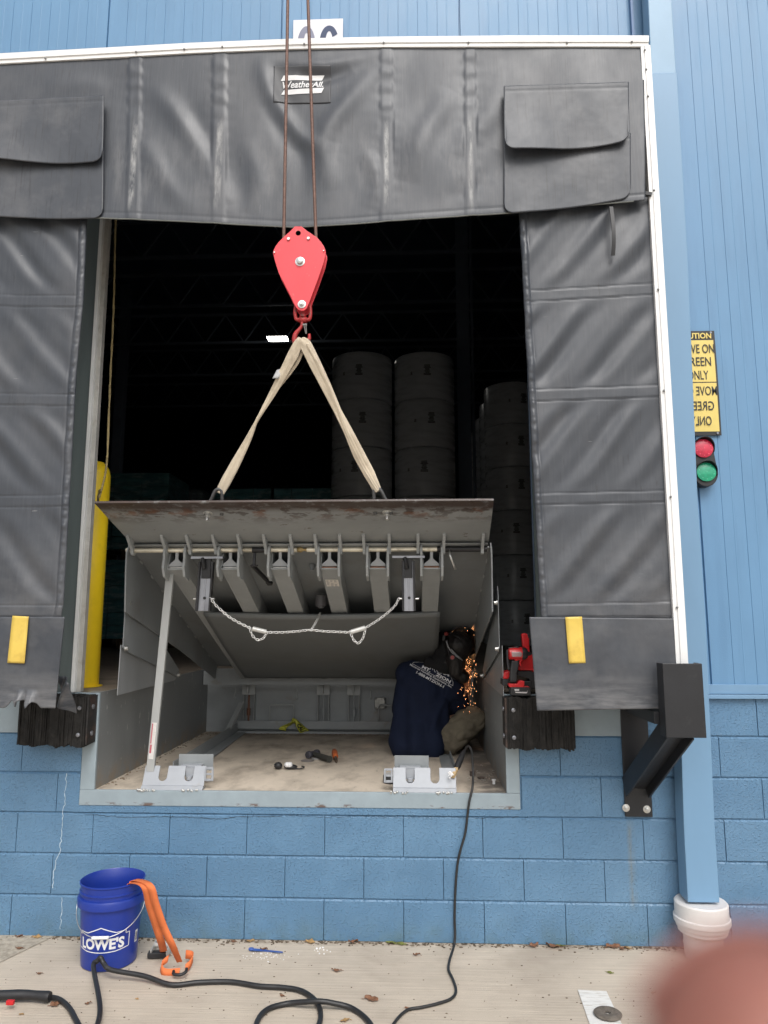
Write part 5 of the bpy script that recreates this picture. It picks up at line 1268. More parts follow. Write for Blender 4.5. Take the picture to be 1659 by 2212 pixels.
# gloves with fingers, boots
glm = mat("work_glove_black", (.02, .02, .02), .8, var=.2)
for hp_, s_ in ((HR, 1), (HL_, -1)):
    pr = [(hp_, .034, hp_+V((.0, .04, .02)), .038)]
    for k in range(4): b0 = hp_+V((-.024+.016*k, .06, .03)); b1 = b0+V((.004*s_, .028, .012-.003*k)); b2_ = b1+V((0, .012, -.026)); pr += [(b0, .0095, b1, .009), (b1, .009, b2_, .008)]
    t0 = hp_+V((.035*s_*-1, .02, .01)); pr += [(t0, .011, t0+V((-.012*s_, .028, .01)), .010)]
    blob("glove", pr, glm, pe_, .004, 2)
btm = mat("boot_leather", (.05, .035, .025), .6, var=.2)
for fx, fy in ((.60, 1.44), (.30, 1.45)):
    blob("boot", [(V((fx, fy, .80)), .05, V((fx, fy-.02, .765)), .045, (1, 1, 1)), (V((fx, fy-.05, .755)), .036, V((fx+.03, fy+.16, .757)), .038, (1.15, 1, .85))], btm, pe_, .008, 2)
# trousers
def pfold(v_):
    k = (v_-KR).length; return .020*(abs(fbm(v_.x*8+v_.z*9, v_.y*7, v_.z*13-v_.x*9, 2))-.2)*(1 if k > .05 else .5)
THM = P(972, 1592, 1.12)
blob("trousers", [(HIP+V((0, .02, -.02)), .158, HIP+V((.04, .02, -.01)), .150), (HIP+V((-.07, -.01, -.025)), .125, HIP+V((.10, .0, -.03)), .12), (HIP+V((.08, .03, 0)), .12, THM, .105), (THM, .108, KR, .088), (KR, .082, V((.60, 1.42, .86)), .055),
                  (HIP+V((-.06, .05, 0)), .11, KL, .075), (KL, .07, V((.30, 1.42, .84)), .055), (THM+V((0, 0, -.02)), .08, P(1012, 1575, 1.25), .07)], M_olive, pe_, .008, 5, .006, 7, post=pfold)
# t-shirt
def sfold(v_):
    t = sstep(1.25, .80, v_.z); a = math.atan2(v_.x-.33, -(v_.y-1.2))
    f1 = math.sin(a*9+v_.z*5+2.2*fbm(v_.x*2.2, v_.y*2, v_.z*1.5))*.010*t
    f2 = .014*math.exp(-((v_.x-.50+ (1.18-v_.z)*.45)/.022)**2)*sstep(.80, .95, v_.z)*sstep(1.28, 1.1, v_.z)
    return f1+f2+.007*fbm(v_.x*6, v_.y*6, v_.z*4)
shm, shirt = blob("tshirt", [(P(905, 1607, 1.12), .152, P(903, 1570, 1.17), .160), (P(889, 1604, 1.13), .130, P(893, 1540, 1.18), .138), (P(905, 1570, 1.17), .16, P(915, 1480, 1.17), .155, (1.03, .95, 1)), (P(930, 1600, 1.12), .125, P(935, 1520, 1.16), .125), (P(925, 1618, 1.08), .090, P(878, 1612, 1.09), .098), (P(872, 1600, 1.12), .10, P(878, 1560, 1.16), .11), (P(878, 1530, 1.18), .11, P(888, 1480, 1.18), .105),
            (P(915, 1480, 1.17), .140, P(940, 1455, 1.15), .105), (P(893, 1452, 1.16), .085, P(900, 1470, 1.16), .12), (P(893, 1455, 1.15), .085, P(960, 1462, 1.14), .085), (P(940, 1450, 1.14), .085, P(975, 1490, 1.15), .095), (P(975, 1492, 1.16), .09, P(992, 1535, 1.22), .066),
            (P(878, 1455, 1.17), .082, EL, .062), (P(988, 1500, 1.19), .075, P(995, 1532, 1.24), .064)], M_navy, pe_, .0075, 6, 0, 6, post=sfold)
# collar
# printed logo projected on the shirt
bvh = BVHTree.FromPolygons(shm.v, shm.f)
def onshirt(u, v):
    r = _ray(u, v).normalized(); h = bvh.ray_cast(CAM, r)
    if h[0] is None: return P(u, v, 1.0)
    return h[0]-r*.0032
A0 = (885, 1437); ang = R(28.5); ux = (math.cos(ang), math.sin(ang)); uy = (math.sin(ang), -math.cos(ang))
def LPx(x, y): return (A0[0]+ux[0]*x+uy[0]*y, A0[1]+ux[1]*x+uy[1]*y)   # x along the baseline, y upward, px
lg = MB()
def stext(s, x0, x1, y0, h, bold=.02, shape=None):
    vs, fs = text2d(s, 1, bold, sub=1); xs = [v_[0] for v_ in vs]; ys = [v_[1] for v_ in vs]
    out = []
    for x, y in vs:
        px = x0+(x-min(xs))/(max(xs)-min(xs))*(x1-x0); py = y0+(y-min(ys))/(max(ys)-min(ys))*h
        out.append(onshirt(*LPx(px, py)))
    lg.add(out, fs)
def sline(pts, w_=.9):
    N = []
    for (a, b_), (c_, d_) in zip(pts, pts[1:]):
        n = max(2, int(math.hypot(c_-a, d_-b_)/1.5)); N += [(a+(c_-a)*i/n, b_+(d_-b_)*i/n) for i in range(n)]
    N.append(pts[-1]); vs = []; fs = []
    for i, p in enumerate(N):
        q0 = N[max(0, i-1)]; q1 = N[min(len(N)-1, i+1)]; dx, dy = q1[0]-q0[0], q1[1]-q0[1]; L_ = math.hypot(dx, dy) or 1
        for s_ in (-.5, .5): vs.append(onshirt(*LPx(p[0]-dy/L_*w_*s_, p[1]+dx/L_*w_*s_)))
        if i: fs.append((2*i-2, 2*i-1, 2*i+1, 2*i))
    lg.add(vs, fs)
stext("Material Handling Equipment, Inc.", 0, 103, -1.2, 5.4, .012)
stext("1-888-MTZION-1", 20, 87, -8.8, 6.0, .02)
stext("MT.", 25, 46, 7.4, 6.6, .035); stext("ZION", 59, 95, 7.4, 6.6, .035)
sline([(3, 5.7), (103, 5.7)], .7)
arc = [(3, 5.5), (5, 10), (14, 15.5), (24, 19.5), (32, 21)]; sline(arc, .8)
sline([(103, 5.5), (100, 12), (92, 19), (84, 24), (80, 27)], .8)
sline([(32, 21), (44, 27.5), (48, 20), (54, 14), (56, 13)], .8); sline([(56, 18), (62, 15), (66, 16), (76, 22), (80, 27), (84, 20)], .8)
def spoly(pts):
    lg.add([onshirt(*LPx(*p)) for p in pts], [tuple(range(len(pts)))])
spoly([(31, 21), (37, 24), (44, 27.5), (42, 22), (38, 17), (36, 20)]); spoly([(44, 27.5), (47, 21), (49, 14), (45, 18), (42, 14), (42, 22)]); spoly([(70, 19), (80, 27), (79, 19), (75, 17)]); spoly([(80, 27), (87, 20), (84, 18), (81, 20.5), (79, 19)])
lg.build("shirt_print", mat("shirt_print_white", (.72, .72, .74), .7, var=.05, vs=60), shirt, fix=False)
# hair, helmet and its headgear
M_hair = mat("black_hair", (.010, .008, .008), .45, var=.5, vs=60, bump=.002, bs=160, stretch=(1, 1, .3), spec=.4)
hc_ = HD
blob("hair", [(hc_+V((-.0, -.015, .01)), .098, hc_+V((.0, .01, -.0)), .098), (hc_+V((-.02, -.03, -.07)), .065, P(985, 1452, 1.03), .05), (P(968, 1432, 1.06), .045, P(1000, 1462, 1.04), .045)], M_hair, pe_, .007, 3, .006, 22)
M_scarf = mat("black_neck_cloth", (.004, .004, .005), .9, var=.3, vs=20)
blob("neck_cloth", [(P(928, 1432, 1.10), .045, P(962, 1440, 1.07), .055), (P(952, 1424, 1.10), .060, P(972, 1392, 1.10), .070), (P(952, 1424, 1.08), .05, P(985, 1440, 1.07), .06), (P(962, 1405, 1.16), .07, P(962, 1375, 1.22), .06)], M_scarf, pe_, .008, 4, .006, 14)
M_helm = mat("helmet_black_shell", (.007, .008, .012), .32, var=.2, vs=10, coat=.2)
hcen = P(998, 1390, 1.15); c = MB()
def helm(a, b_):     # open shell facing away from the camera
    th = R(-20)+R(220)*a; ph = R(8)+R(125)*b_
    rx, ry, rz = .098, .135, .118
    x = rx*math.cos(th)*math.sin(ph)*1.02; z = rz*math.sin(th)*math.sin(ph)*1.0+.0; y = -ry*math.cos(ph)*-1
    return hcen+V((x, y-.03, z))
def helm2(a, b_):
    al = 2*math.pi*a; be = math.pi*(.06+.44*b_)         # dome pole forward (+Y), rim towards the camera
    cut = 1-.28*max(0, -math.sin(al+R(25)))
    r_ = math.sin(be); y = math.cos(be)*.15
    return hcen+V((.104*math.cos(al)*r_*cut, y-.055, .116*math.sin(al)*r_*cut+.004))
c.grid(helm2, 48, 18); c.build("welding_helmet", M_helm, pe_, smooth=True, solid=.005)
c = MB()
rim = [hcen+V((.104*math.cos(R(t))*1.01, -.055, .116*math.sin(R(t))*1.01)) for t in range(-30, 215, 8)]; c.tube(rim, .005, 8); c.build("helmet_rim", M_helm, pe_, smooth=True)
# grey headband straps, knobs
M_band = mat("headband_grey", (.28, .28, .29), .5, var=.15, vs=30)
def onhead2(u, v): return P(u, v, HD.y-.108)
c = MB(); c.tube([onhead2(964, 1384), onhead2(968, 1397), onhead2(975, 1408)+V((0, -.004, 0)), onhead2(986, 1418), onhead2(996, 1424)+V((0, .01, 0))], .0045, 8).tube([onhead2(974, 1402), onhead2(986, 1415)+V((0, -.004, 0)), onhead2(1000, 1427)+V((0, .015, 0))], .004, 8)
c.build("headband", M_band, pe_, smooth=True)
c = MB(); c.tube([onhead2(980, 1372)+V((0, .02, 0)), onhead2(990, 1376)+V((0, .006, 0)), onhead2(1002, 1386)+V((0, .02, 0))], .004, 8); c.build("crown_strap", M_blk, pe_, smooth=True)
c = MB(); q = onhead2(977, 1420); c.lathe([(.021, 0), (.021, .012), (.016, .016)], q+V((0, .0, 0)), V((0, -1, 0)), 18); c.build("adjuster_knob", M_blk, pe_, bevel=.001)
c = MB(); c.lathe([(.013, 0), (.012, .002)], q+V((0, -.0165, 0)), V((0, -1, 0)), 16); c.build("red_knob", mat("knob_red", (.30, .05, .045), .5), pe_)
c = MB(); c.lathe([(.013, 0), (.013, .016), (.009, .02)], P(965, 1369, HD.y-.04), V((-.5, -1, 0)), 16); c.build("red_knob", mat("knob_red", (0, 0, 0)), pe_)
c = MB(); c.beam(P(960, 1372, HD.y-.02), P(957, 1384, HD.y-.02), .018, .02).beam(P(964, 1383, HD.y-.07), P(972, 1415, HD.y-.09), .02, .008); c.build("headgear_bracket", M_blk, pe_, bevel=.002)
# sparks and the arc
c = MB()
for _ in range(170):
    k = random.random()
    u = random.gauss(1013, 10) if k < .62 else random.gauss(1008, 13); v = random.gauss(1452, 32) if k < .62 else random.uniform(1430, 1550)
    if k > .95: u, v = random.gauss(998, 14), random.uniform(1362, 1376)
    Yp = random.uniform(1.0, 1.25); 
    if u > 1030: continue
    p = P(u, v, Yp); d = V((random.gauss(0, .4), random.gauss(0, .3), -1)).normalized()*random.uniform(.002, .008)
    c.beam(p-d*.5, p+d*.5, .0006, .0006)
M_spark = mat("spark_glow", (1, .45, .15), .5, emit=(1, .42, .16), es=8)
tag(c.build("sparks", M_spark, org=P(1015, 1450, 1.1)), "shower of orange welding sparks falling beside the welder", "sparks", kind='stuff')
c = MB(); q = P(1019, 1398, 1.30); c.sphere(q, .010, 10)
tag(c.build("welding_arc", mat("arc_glow", (1, .6, .3), .5, emit=(1, .42, .16), es=260), smooth=True), "glowing welding arc hidden behind the welder's helmet", "welding arc")

# ================================================================== RED TOOLS ON THE DOCK EDGE
TY = -.075
def T(x, y, Y=TY):      # x,y in the enlarged view of the tools
    return P((1220+x/11.06)/1.1573, (1560+y/11.06)/1.1573, Y)
TB = T(870, 1850).z; DZT = 1.2245-TB
def TP(pts, y0, th): # outline at depth plane, moved so that the tool stands on the dock
    return [V((T(x, y).x, y0, T(x, y).z+DZT)) for x, y in pts]
imp = thing("impact_driver", "red and black cordless impact driver standing on its battery at the dock edge", "impact driver", (T(870, 1850).x, TY, 1.2225))
c = MB(); c.poly3(TP([(600, 1620), (1130, 1620), (1150, 1700), (1160, 1800), (1130, 1850), (620, 1850), (595, 1790)], TY-.035, 0), V((0, .075, 0))); bt_ = c.build("battery", M_blk, imp, bevel=.004)
c = MB(); c.poly3(TP([(700, 1665), (830, 1665), (830, 1715), (712, 1715)], TY-.0362, 0), V((0, .001, 0))); c.poly3(TP([(720, 1740), (1040, 1745), (1065, 1690), (1050, 1770), (1030, 1782), (735, 1770)], TY-.0362, 0), V((0, .001, 0))); c.build("battery_marking", mat("pale_marking", (.5, .48, .48), .6), bt_)
c = MB(); c.poly3(TP([(560, 1525), (780, 1525), (850, 1440), (960, 1440), (985, 1480), (965, 1600), (1110, 1600), (1130, 1618), (575, 1618), (555, 1570)], TY-.03, 0), V((0, .06, 0))); c.build("foot_housing", M_tred, imp, bevel=.003)
c = MB(); c.poly3(TP([(640, 880), (850, 900), (830, 1100), (790, 1250), (800, 1430), (760, 1500), (600, 1500), (590, 1380), (600, 1200)], TY-.018, 0), V((0, .036, 0))); c.build("grip", M_blk, imp, bevel=.008, seg=3)
c = MB(); c.poly3(TP([(850, 920), (905, 870), (960, 850), (930, 900), (900, 950), (900, 1010), (925, 1050), (880, 1040), (860, 990)], TY-.01, 0), V((0, .02, 0))); c.build("trigger_guard", M_tred, imp, bevel=.002)
c = MB(); a = TP([(560, 700)], TY, 0)[0]; b_ = TP([(930, 700)], TY, 0)[0]; c.lathe([(.020, 0), (.031, .004), (.033, .03), (.033, .068), (.030, .078)], a, (b_-a), 24); c.build("motor_housing", M_tred, imp, smooth='auto')
c = MB(); c.poly3(TP([(560, 820), (700, 850), (760, 910), (860, 870), (1020, 850), (1000, 820), (640, 780)], TY-.016, 0), V((0, .032, 0))); c.build("lower_housing", M_tred, imp, bevel=.003)
c = MB(); e_ = TP([(1130, 705)], TY, 0)[0]; c.lathe([(.033, 0), (.032, .016), (.024, .028), (.012, .032), (.009, .045), (.005, .046), (.005, .062)], b_, (e_-b_), 22); c.build("nose", M_blk, imp, smooth='auto')
c = MB(); a2 = TP([(630, 690)], TY, 0)[0]; c.poly3([V((q.x, TY-.0345, q.z)) for q in TP([(625, 650), (880, 650), (925, 700), (890, 780), (640, 780)], TY, 0)], V((0, .004, 0))); c.build("bright_label", mat("tool_silver", (.55, .42, .42), .25, .6, var=.1), imp, bevel=.001)
c = MB(); c.poly3(TP([(560, 530), (700, 530), (800, 490), (860, 530), (870, 560), (560, 570)], TY-.016, 0), V((0, .03, 0))); c.poly3(TP([(500, 600), (560, 590), (560, 840), (600, 1140), (540, 1150), (510, 900)], TY-.004, 0), V((0, .012, 0))); c.build("rear_cap", M_blk, imp, bevel=.002)
gr = thing("cordless_grinder", "larger red cordless tool with upright handle, standing behind the impact driver", "power tool", (T(1000, 1800).x, .05, 1.2225))
GY = .02
def TG(pts): return [V((P((1220+x/11.06)/1.1573, (1560+y/11.06)/1.1573, GY).x, GY-.04, P((1220+x/11.06)/1.1573, (1560+y/11.06)/1.1573, GY).z)) for x, y in pts]
c = MB(); c.poly3(TG([(810, 1270), (870, 1060), (1050, 780), (1230, 790), (1260, 1000), (1330, 1450), (1190, 1270)]), V((0, .09, 0))); c.build("body", M_tred, gr, bevel=.006)
c = MB(); c.poly3(TG([(900, 270), (1000, 240), (1080, 280), (1110, 400), (1130, 800), (1050, 790), (930, 600)]), V((0, .04, 0))); c.build("handle", M_tred, gr, bevel=.008, seg=3)
c = MB(); c.poly3(TG([(1040, 250), (1120, 290), (1125, 390), (1060, 390)]), V((0, .045, 0))); c.build("handle_cap", M_blk, gr, bevel=.005)
c = MB(); c.poly3(TG([(800, 1290), (1190, 1290), (1330, 1480), (1330, 1790), (1180, 1780), (1100, 1500), (800, 1420)]), V((0, .1, 0))); c.poly3(TG([(380, 1510), (560, 1515), (560, 1700), (372, 1680)]), V((0, .10, 0))); c.poly3(TG([(560, 1560), (1200, 1560), (1200, 1785), (560, 1785)]), V((0, .09, 0))); c.build("base", M_blk, gr, bevel=.004)
c = MB(); c.poly3(TG([(430, 1310), (590, 1280), (600, 1400), (540, 1505), (395, 1500)]), V((0, .10, 0))); c.build("battery_red_cover", M_tred, gr, bevel=.005)

# ================================================================== BUCKET AND RATCHET STRAP
M_bkt = mat("bucket_blue_plastic", (.012, .036, .27), .34, var=.07, vs=8, bump=.0003, bs=60, col2=(.03, .055, .26), c2=.4, c2s=5, c2lo=.5, c2hi=.7, spec=.5)
bq = G(235, 2075); BX, BY = bq.x, bq.y+.0
bk = thing("bucket", "royal blue plastic bucket with white house outline logo and wire handle", "bucket", (BX, BY, 0))
c = MB(); prof = [(.0, .004), (.120, .001), (.126, .006), (.127, .012), (.1405, .262), (.1405, .268), (.1555, .270), (.1575, .300), (.1535, .308), (.1445, .310), (.1445, .326), (.149, .328), (.149, .333), (.1445, .335), (.146, .362), (.150, .366), (.150, .371), (.146, .373), (.1435, .370), (.1405, .30), (.124, .02), (.0, .016)]
c.lathe(prof, (BX, BY, 0), n=72, cap=False); bkb = c.build("pail", M_bkt, bk, smooth='auto')
def onb(ang, z, lift=.0010):
    r_ = .127+(.1405-.127)*(z-.012)/.25+lift; return V((BX+r_*math.sin(ang), BY-r_*math.cos(ang), z))
AC = math.atan2(CAM.x-BX, BY-CAM.y)  # direction of the camera from the bucket
lg = MB(); A1 = AC-.30    # centre of the logo, turned left
def bline(pts, w_):
    N = []
    for (a, z0), (b_, z1) in zip(pts, pts[1:]):
        n = max(2, int(max(abs(b_-a)/.05, abs(z1-z0)/.02))); N += [(a+(b_-a)*i/n, z0+(z1-z0)*i/n) for i in range(n)]
    N.append(pts[-1]); vs = []; fs = []
    for i, p in enumerate(N):
        q0 = N[max(0, i-1)]; q1 = N[min(len(N)-1, i+1)]; dx, dz = (q1[0]-q0[0])*.133, q1[1]-q0[1]; L_ = math.hypot(dx, dz) or 1
        for s_ in (-.5, .5): vs.append(onb(A1+p[0]-dz/L_*w_*s_/.133, p[1]+.020+dx/L_*w_*s_))
        if i: fs.append((2*i-2, 2*i-1, 2*i+1, 2*i))
    lg.add(vs, fs)
hw = .98
bline([(-hw, .078), (-.5, .069), (0, .067), (.5, .069), (hw, .078), (hw, .140), (hw-.14, .138), (hw-.14, .152), (.5, .150), (-.0, .176), (-.5, .150), (-hw+.14, .152), (-hw+.14, .138), (-hw, .140), (-hw, .078)], .0040)
vs, fs = text2d("LOWE'S", 1, .04, sub=1); xs = [v_[0] for v_ in vs]; ys = [v_[1] for v_ in vs]
lg.add([onb(A1+(-.80+1.6*(x-min(xs))/(max(xs)-min(xs))), .099+.050*(y-min(ys))/(max(ys)-min(ys))) for x, y in vs], fs)
lg.build("logo_print", M_wht, bkb, fix=False)
c = MB()
c.add([onb(AC+.98+a, z) for a, z in ((0, .095), (.16, .095), (.16, .148), (0, .148))], [(0, 1, 2, 3)]); bc_ = c.build("barcode_patch", M_wht, bkb)
c = MB()
for k in range(6): c.add([onb(AC+1.0+.02*k+a, z, .0018) for a, z in ((0, .103), (.009, .103), (.009, .140), (0, .140))], [(0, 1, 2, 3)])
c.build("barcode_bars", M_sk, bc_)
# wire handle resting on the front
HA = AC-.28
pts = []
for k in range(25):
    t = k/24; a = HA+(t-.5)*math.pi*.99; z = .285-.128*math.sin(math.pi*t)**.62
    r_ = .160 if z > .26 else .1345+.006+(z-.1)*.12; pts.append(V((BX+r_*math.sin(a), BY-r_*math.cos(a), z)))
c = MB(); c.tube(smoothpts(pts, 3), .0021, 8); hd_ = c.build("wire_handle", M_zinc, bk, smooth=True)
m0 = pts[10]; m1 = pts[14]; c = MB(); dd = (m1-m0).normalized(); mm_ = (m0+m1)/2+V((0, -.008, 0)); c.cyl(mm_-dd*.038, mm_+dd*.038, .0075, 16); c.build("handle_grip", M_wht, hd_, bevel=.001)
# orange strap
M_str = mat("orange_strap_webbing", (.72, .19, .065), .75, var=.10, vs=12, bump=.0008, bs=300, col2=(.25, .07, .03), c2=.45, c2s=10, c2lo=.6, c2hi=.75, spec=.25)
os2 = thing("ratchet_strap", "orange ratchet strap hanging over the bucket rim to the ground", "ratchet strap", G(365, 2085))
def strap(pts, wv, nm):
    c = MB(); sm = smoothpts(pts, 8); N = len(sm)
    for i, p in enumerate(sm):
        t = i/(N-1); w_ = wv(t) if callable(wv) else wv
        c.v += [p-w_*.5, p+w_*.5]
        if i: c.f.append((2*i-2, 2*i-1, 2*i+1, 2*i))
    return c.build(nm, M_str, os2, smooth=True, solid=.0025)
ra = AC+.62; rc = V((BX+.15*math.sin(ra), BY-.15*math.cos(ra), .374)); tang = V((math.cos(ra), math.sin(ra), 0)); out_ = V((math.sin(ra), -math.cos(ra), 0))
wdr = tang*.036+V((0, 0, 0))
g1 = G(352, 2068, .03); g2 = G(388, 2085, .03)
wr = V((.034, .012, 0))
SW = V((.036, -.006, .008))
strap([rc-out_*.045+V((0, 0, -.10)), rc-out_*.022+V((0, 0, -.02)), rc+V((0, 0, .004)), P(312, 1915, -.46), P(324, 1960, -.43), P(337, 2000, -.40), P(349, 2038, -.35), G(354, 2058, .02)], lambda t: wdr.lerp(SW, sstep(.2, .5, t)), "near_strand")
rc2 = rc+tang*.014+V((0, 0, .004))
strap([rc2-out_*.045+V((0, 0, -.12)), rc2-out_*.022+V((0, 0, -.02)), rc2+V((0, 0, .008)), P(323, 1912, -.47), P(337, 1955, -.45), P(354, 2003, -.42), P(373, 2044, -.40), G(388, 2078, .02)], lambda t: wdr.lerp(SW, sstep(.2, .5, t))*(1-.25*sstep(.8, 1, t)), "far_strand")
gl = G(395, 2060, .02)
strap([g2+V((.01, -.03, -.015)), g2+V((-.06, -.03, -.018)), g2+V((-.085, .0, .0)), g2+V((-.06, .02, .02))], V((.004, .008, .030)), "tail_loop")
strap([g2+V((.03, -.01, -.01)), g2+V((.045, .02, 0)), g2+V((.04, .07, .01)), g2+V((-.0, .09, .01))], V((0, .006, .036)), "side_loop")
q = G(340, 2070, 0)
c = MB(); c.obox(q+V((0, 0, .018)), V((.045, .004, 0)), V((-.002, .018, 0)), Z_*.012); c.build("ratchet_grip", M_blk, os2, bevel=.003)
c = MB()
for s_ in (-1, 1): c.obox(q+V((.01+.038*s_, .03, .035)), X_*.003, V((0, .045, .012)), V((0, -.006, .018)))
c.cyl(q+V((-.03, .035, .045)), q+V((.055, .035, .045)), .012, 12).cyl(q+V((-.03, .06, .04)), q+V((.055, .06, .04)), .006, 10); c.build("ratchet_frame", M_galv, os2, bevel=.0015)
q2 = g2+V((.015, -.045, -.010)); c = MB(); c.tube(smoothpts([q2+V((-.028, 0, .004)), q2+V((-.02, -.02, .0)), q2+V((.01, -.025, 0)), q2+V((.03, -.01, .005)), q2+V((.028, .012, .01))], 5), .007, 8); c.build("hook_end", M_blk, os2, smooth=True)

# ================================================================== HOSES AND CABLES
def onG(l, z=.0135): return [G(u, v, z) for u, v in l]
wg = thing("welding_gun", "black welding gun with red trigger lying on the concrete at the left edge", "welding gun", G(60, 2152))
a = G(-40, 2150, .03); b_ = G(60, 2149, .03); e_ = G(108, 2153, .028)
c = MB(); c.tube(smoothpts([a, a.lerp(b_, .6), b_, e_], 6), [interp(i, [(0, .017), (8, .020), (14, .018), (17, .021), (18, .019)]) for i in range(19)], 16); c.build("gun_handle", M_blk, wg, smooth='auto')
c = MB(); q = G(24, 2166, .025); c.obox(q+V((0, -.006, .004)), X_*.016, Y_*.008, Z_*.009); c.build("trigger", M_tred, wg, bevel=.003)
pk = V((BX+.02, BY-.165, .080))
hs_ = onG([(104, 2153), (130, 2160), (150, 2178), (165, 2205), (185, 2238), (205, 2225)])
up = [G(216, 2175, .03), V((pk.x-.016, pk.y-.02, .05)), pk+V((-.008, 0, -.012)), pk+V((.006, 0, .002)), pk+V((.024, -.006, -.018)), V((pk.x+.070, pk.y-.03, .045)), G(310, 2108, .03)]
rest = onG([(370, 2127), (430, 2122), (500, 2121), (560, 2130), (610, 2133), (650, 2140), (680, 2160)])+onG([(692, 2185), (688, 2215), (660, 2260), (600, 2290), (560, 2260), (553, 2215), (575, 2182)])
rest2 = [G(620, 2168, .0135), G(665, 2164, .030), G(690, 2163, .036), G(715, 2166, .030)]+onG([(760, 2178), (795, 2205), (812, 2240), (830, 2300)])
c = MB(); c.tube(smoothpts(hs_+up+rest+rest2, 9), .0106, 12); c.build("hose", M_hose, wg, smooth=True)
ec = thing("electrode_cable", "thin black cable with electrode holder hanging over the curb to the ground", "cable", G(985, 2140))
c = MB(); 
ca = [P(1004, 1622, .20), P(1008, 1614, .19), P(1014, 1613, .17), P(1019, 1625, .14), P(1021, 1650, .08), P(1022, 1680, .03), P(1020, 1705, -.01), P(1014, 1730, -.022), P(1010, 1760, -.018), P(1005, 1800, -.02), P(995, 1835, -.02), P(988, 1870, -.015), P(984, 1920, -.015), P(982, 1980, -.015), P(983, 2020, -.02), P(980, 2045, -.05), G(971, 2075, .008), G(969, 2095, .008), G(978, 2115, .008), G(985, 2140, .008), G(975, 2157, .008), G(945, 2168, .008), G(910, 2176, .008), G(880, 2182, .008), G(855, 2205, .008), G(835, 2240, .008), G(815, 2290, .008)]
c.tube(smoothpts(ca, 8), .0062, 10); c.build("cable", mat("thin_cable_rubber", (.02, .02, .02), .5, var=.3, vs=30), ec, smooth=True)
h0 = P(1003, 1621, .20); h1 = P(986, 1660, .09); h2 = P(978, 1678, .03)
c = MB(); c.tube([h0, h0.lerp(h1, .12), h0.lerp(h1, .4), h0.lerp(h1, .85), h1], [.006, .012, .0165, .0175, .014], 14); c.build("holder_handle", M_blk, ec, smooth='auto')
c = MB(); c.beam(h1, h2, .020, .016); c.build("holder_tip", mat("scorched_tan_tip", (.55, .40, .22), .7, var=.15, vs=30), ec, bevel=.001)
c = MB()
for k in range(16): c.sphere(P(974+random.gauss(-1, 3), 1671+random.gauss(1, 3), .006), random.uniform(.002, .0055), 7, (1.4, .4, 1.2))
c.build("white_residue", M_wht, ec, smooth=True)
# worn grinding disc on the stripe
gd = thing("grinding_wheel", "worn brown grinding wheel lying on the white stripe", "grinding wheel", G(1313, 2190))
q = G(1313, 2190, .01); c = MB(); c.lathe([(.012, .006), (.022, .004), (.026, .005), (.040, .010), (.055, .004), (.057, .008), (.052, .012), (.036, .015), (.026, .011), (.012, .011), (.012, .006)], (q.x, q.y, .0042), n=40, cap=False); c.build("wheel", mat("grinding_wheel_brown", (.13, .11, .09), .85, var=.35, vs=50, bump=.001, bs=250), gd, smooth='auto')
# blue plastic scrap and leaf litter
c = MB(); c.grid(lambda a, b_: G(538+73*a, 2050+7*a+(b_-.5)*(5-3*a), .006+.004*math.sin(a*9)), 12, 2); c.sphere(G(543, 2050, .008), .012, 8, (1.2, 1, .5))
tag(c.build("plastic_scrap", mat("scrap_blue", (.04, .10, .35), .5), solid=.002), "blue plastic tie scrap lying near the wall", "plastic scrap")
def leaf_mesh(nm, m, L_, W_, curl, seed):
    c = MB(); rnd = random.Random(seed); nl = 10
    def fn(a, b_):
        t = a; w_ = W_*math.sin(math.pi*min(1, t*.96+.02))**.8*(1+.25*math.sin(t*19+seed)); s_ = (b_-.5)*2
        return V(((t-.5)*L_, s_*w_*.5*(1+.2*math.sin(t*9+s_*3))+.25*W_*math.sin(t*3+seed), .003+curl*(s_*s_)*.5+curl*1.1*math.sin(t*math.pi*1.3+seed)**2*(.5+.5*s_)))
    c.grid(fn, nl, 6); c.tube([V((-.5*L_, 0, .006)), V((-.68*L_, .004, .004))], .0012, 5)
    return c.build(nm, m, smooth=True, solid=.0008, org=(0, 0, 0))
protos = [leaf_mesh("fallen_leaf", M_leaf[i % 3], (.075, .06, .07, .055, .05)[i], (.040, .038, .032, .034, .028)[i], (.010, .009, .006, .012, .005)[i], i+1) for i in range(5)]
LV_ = [(635-500, 0)]
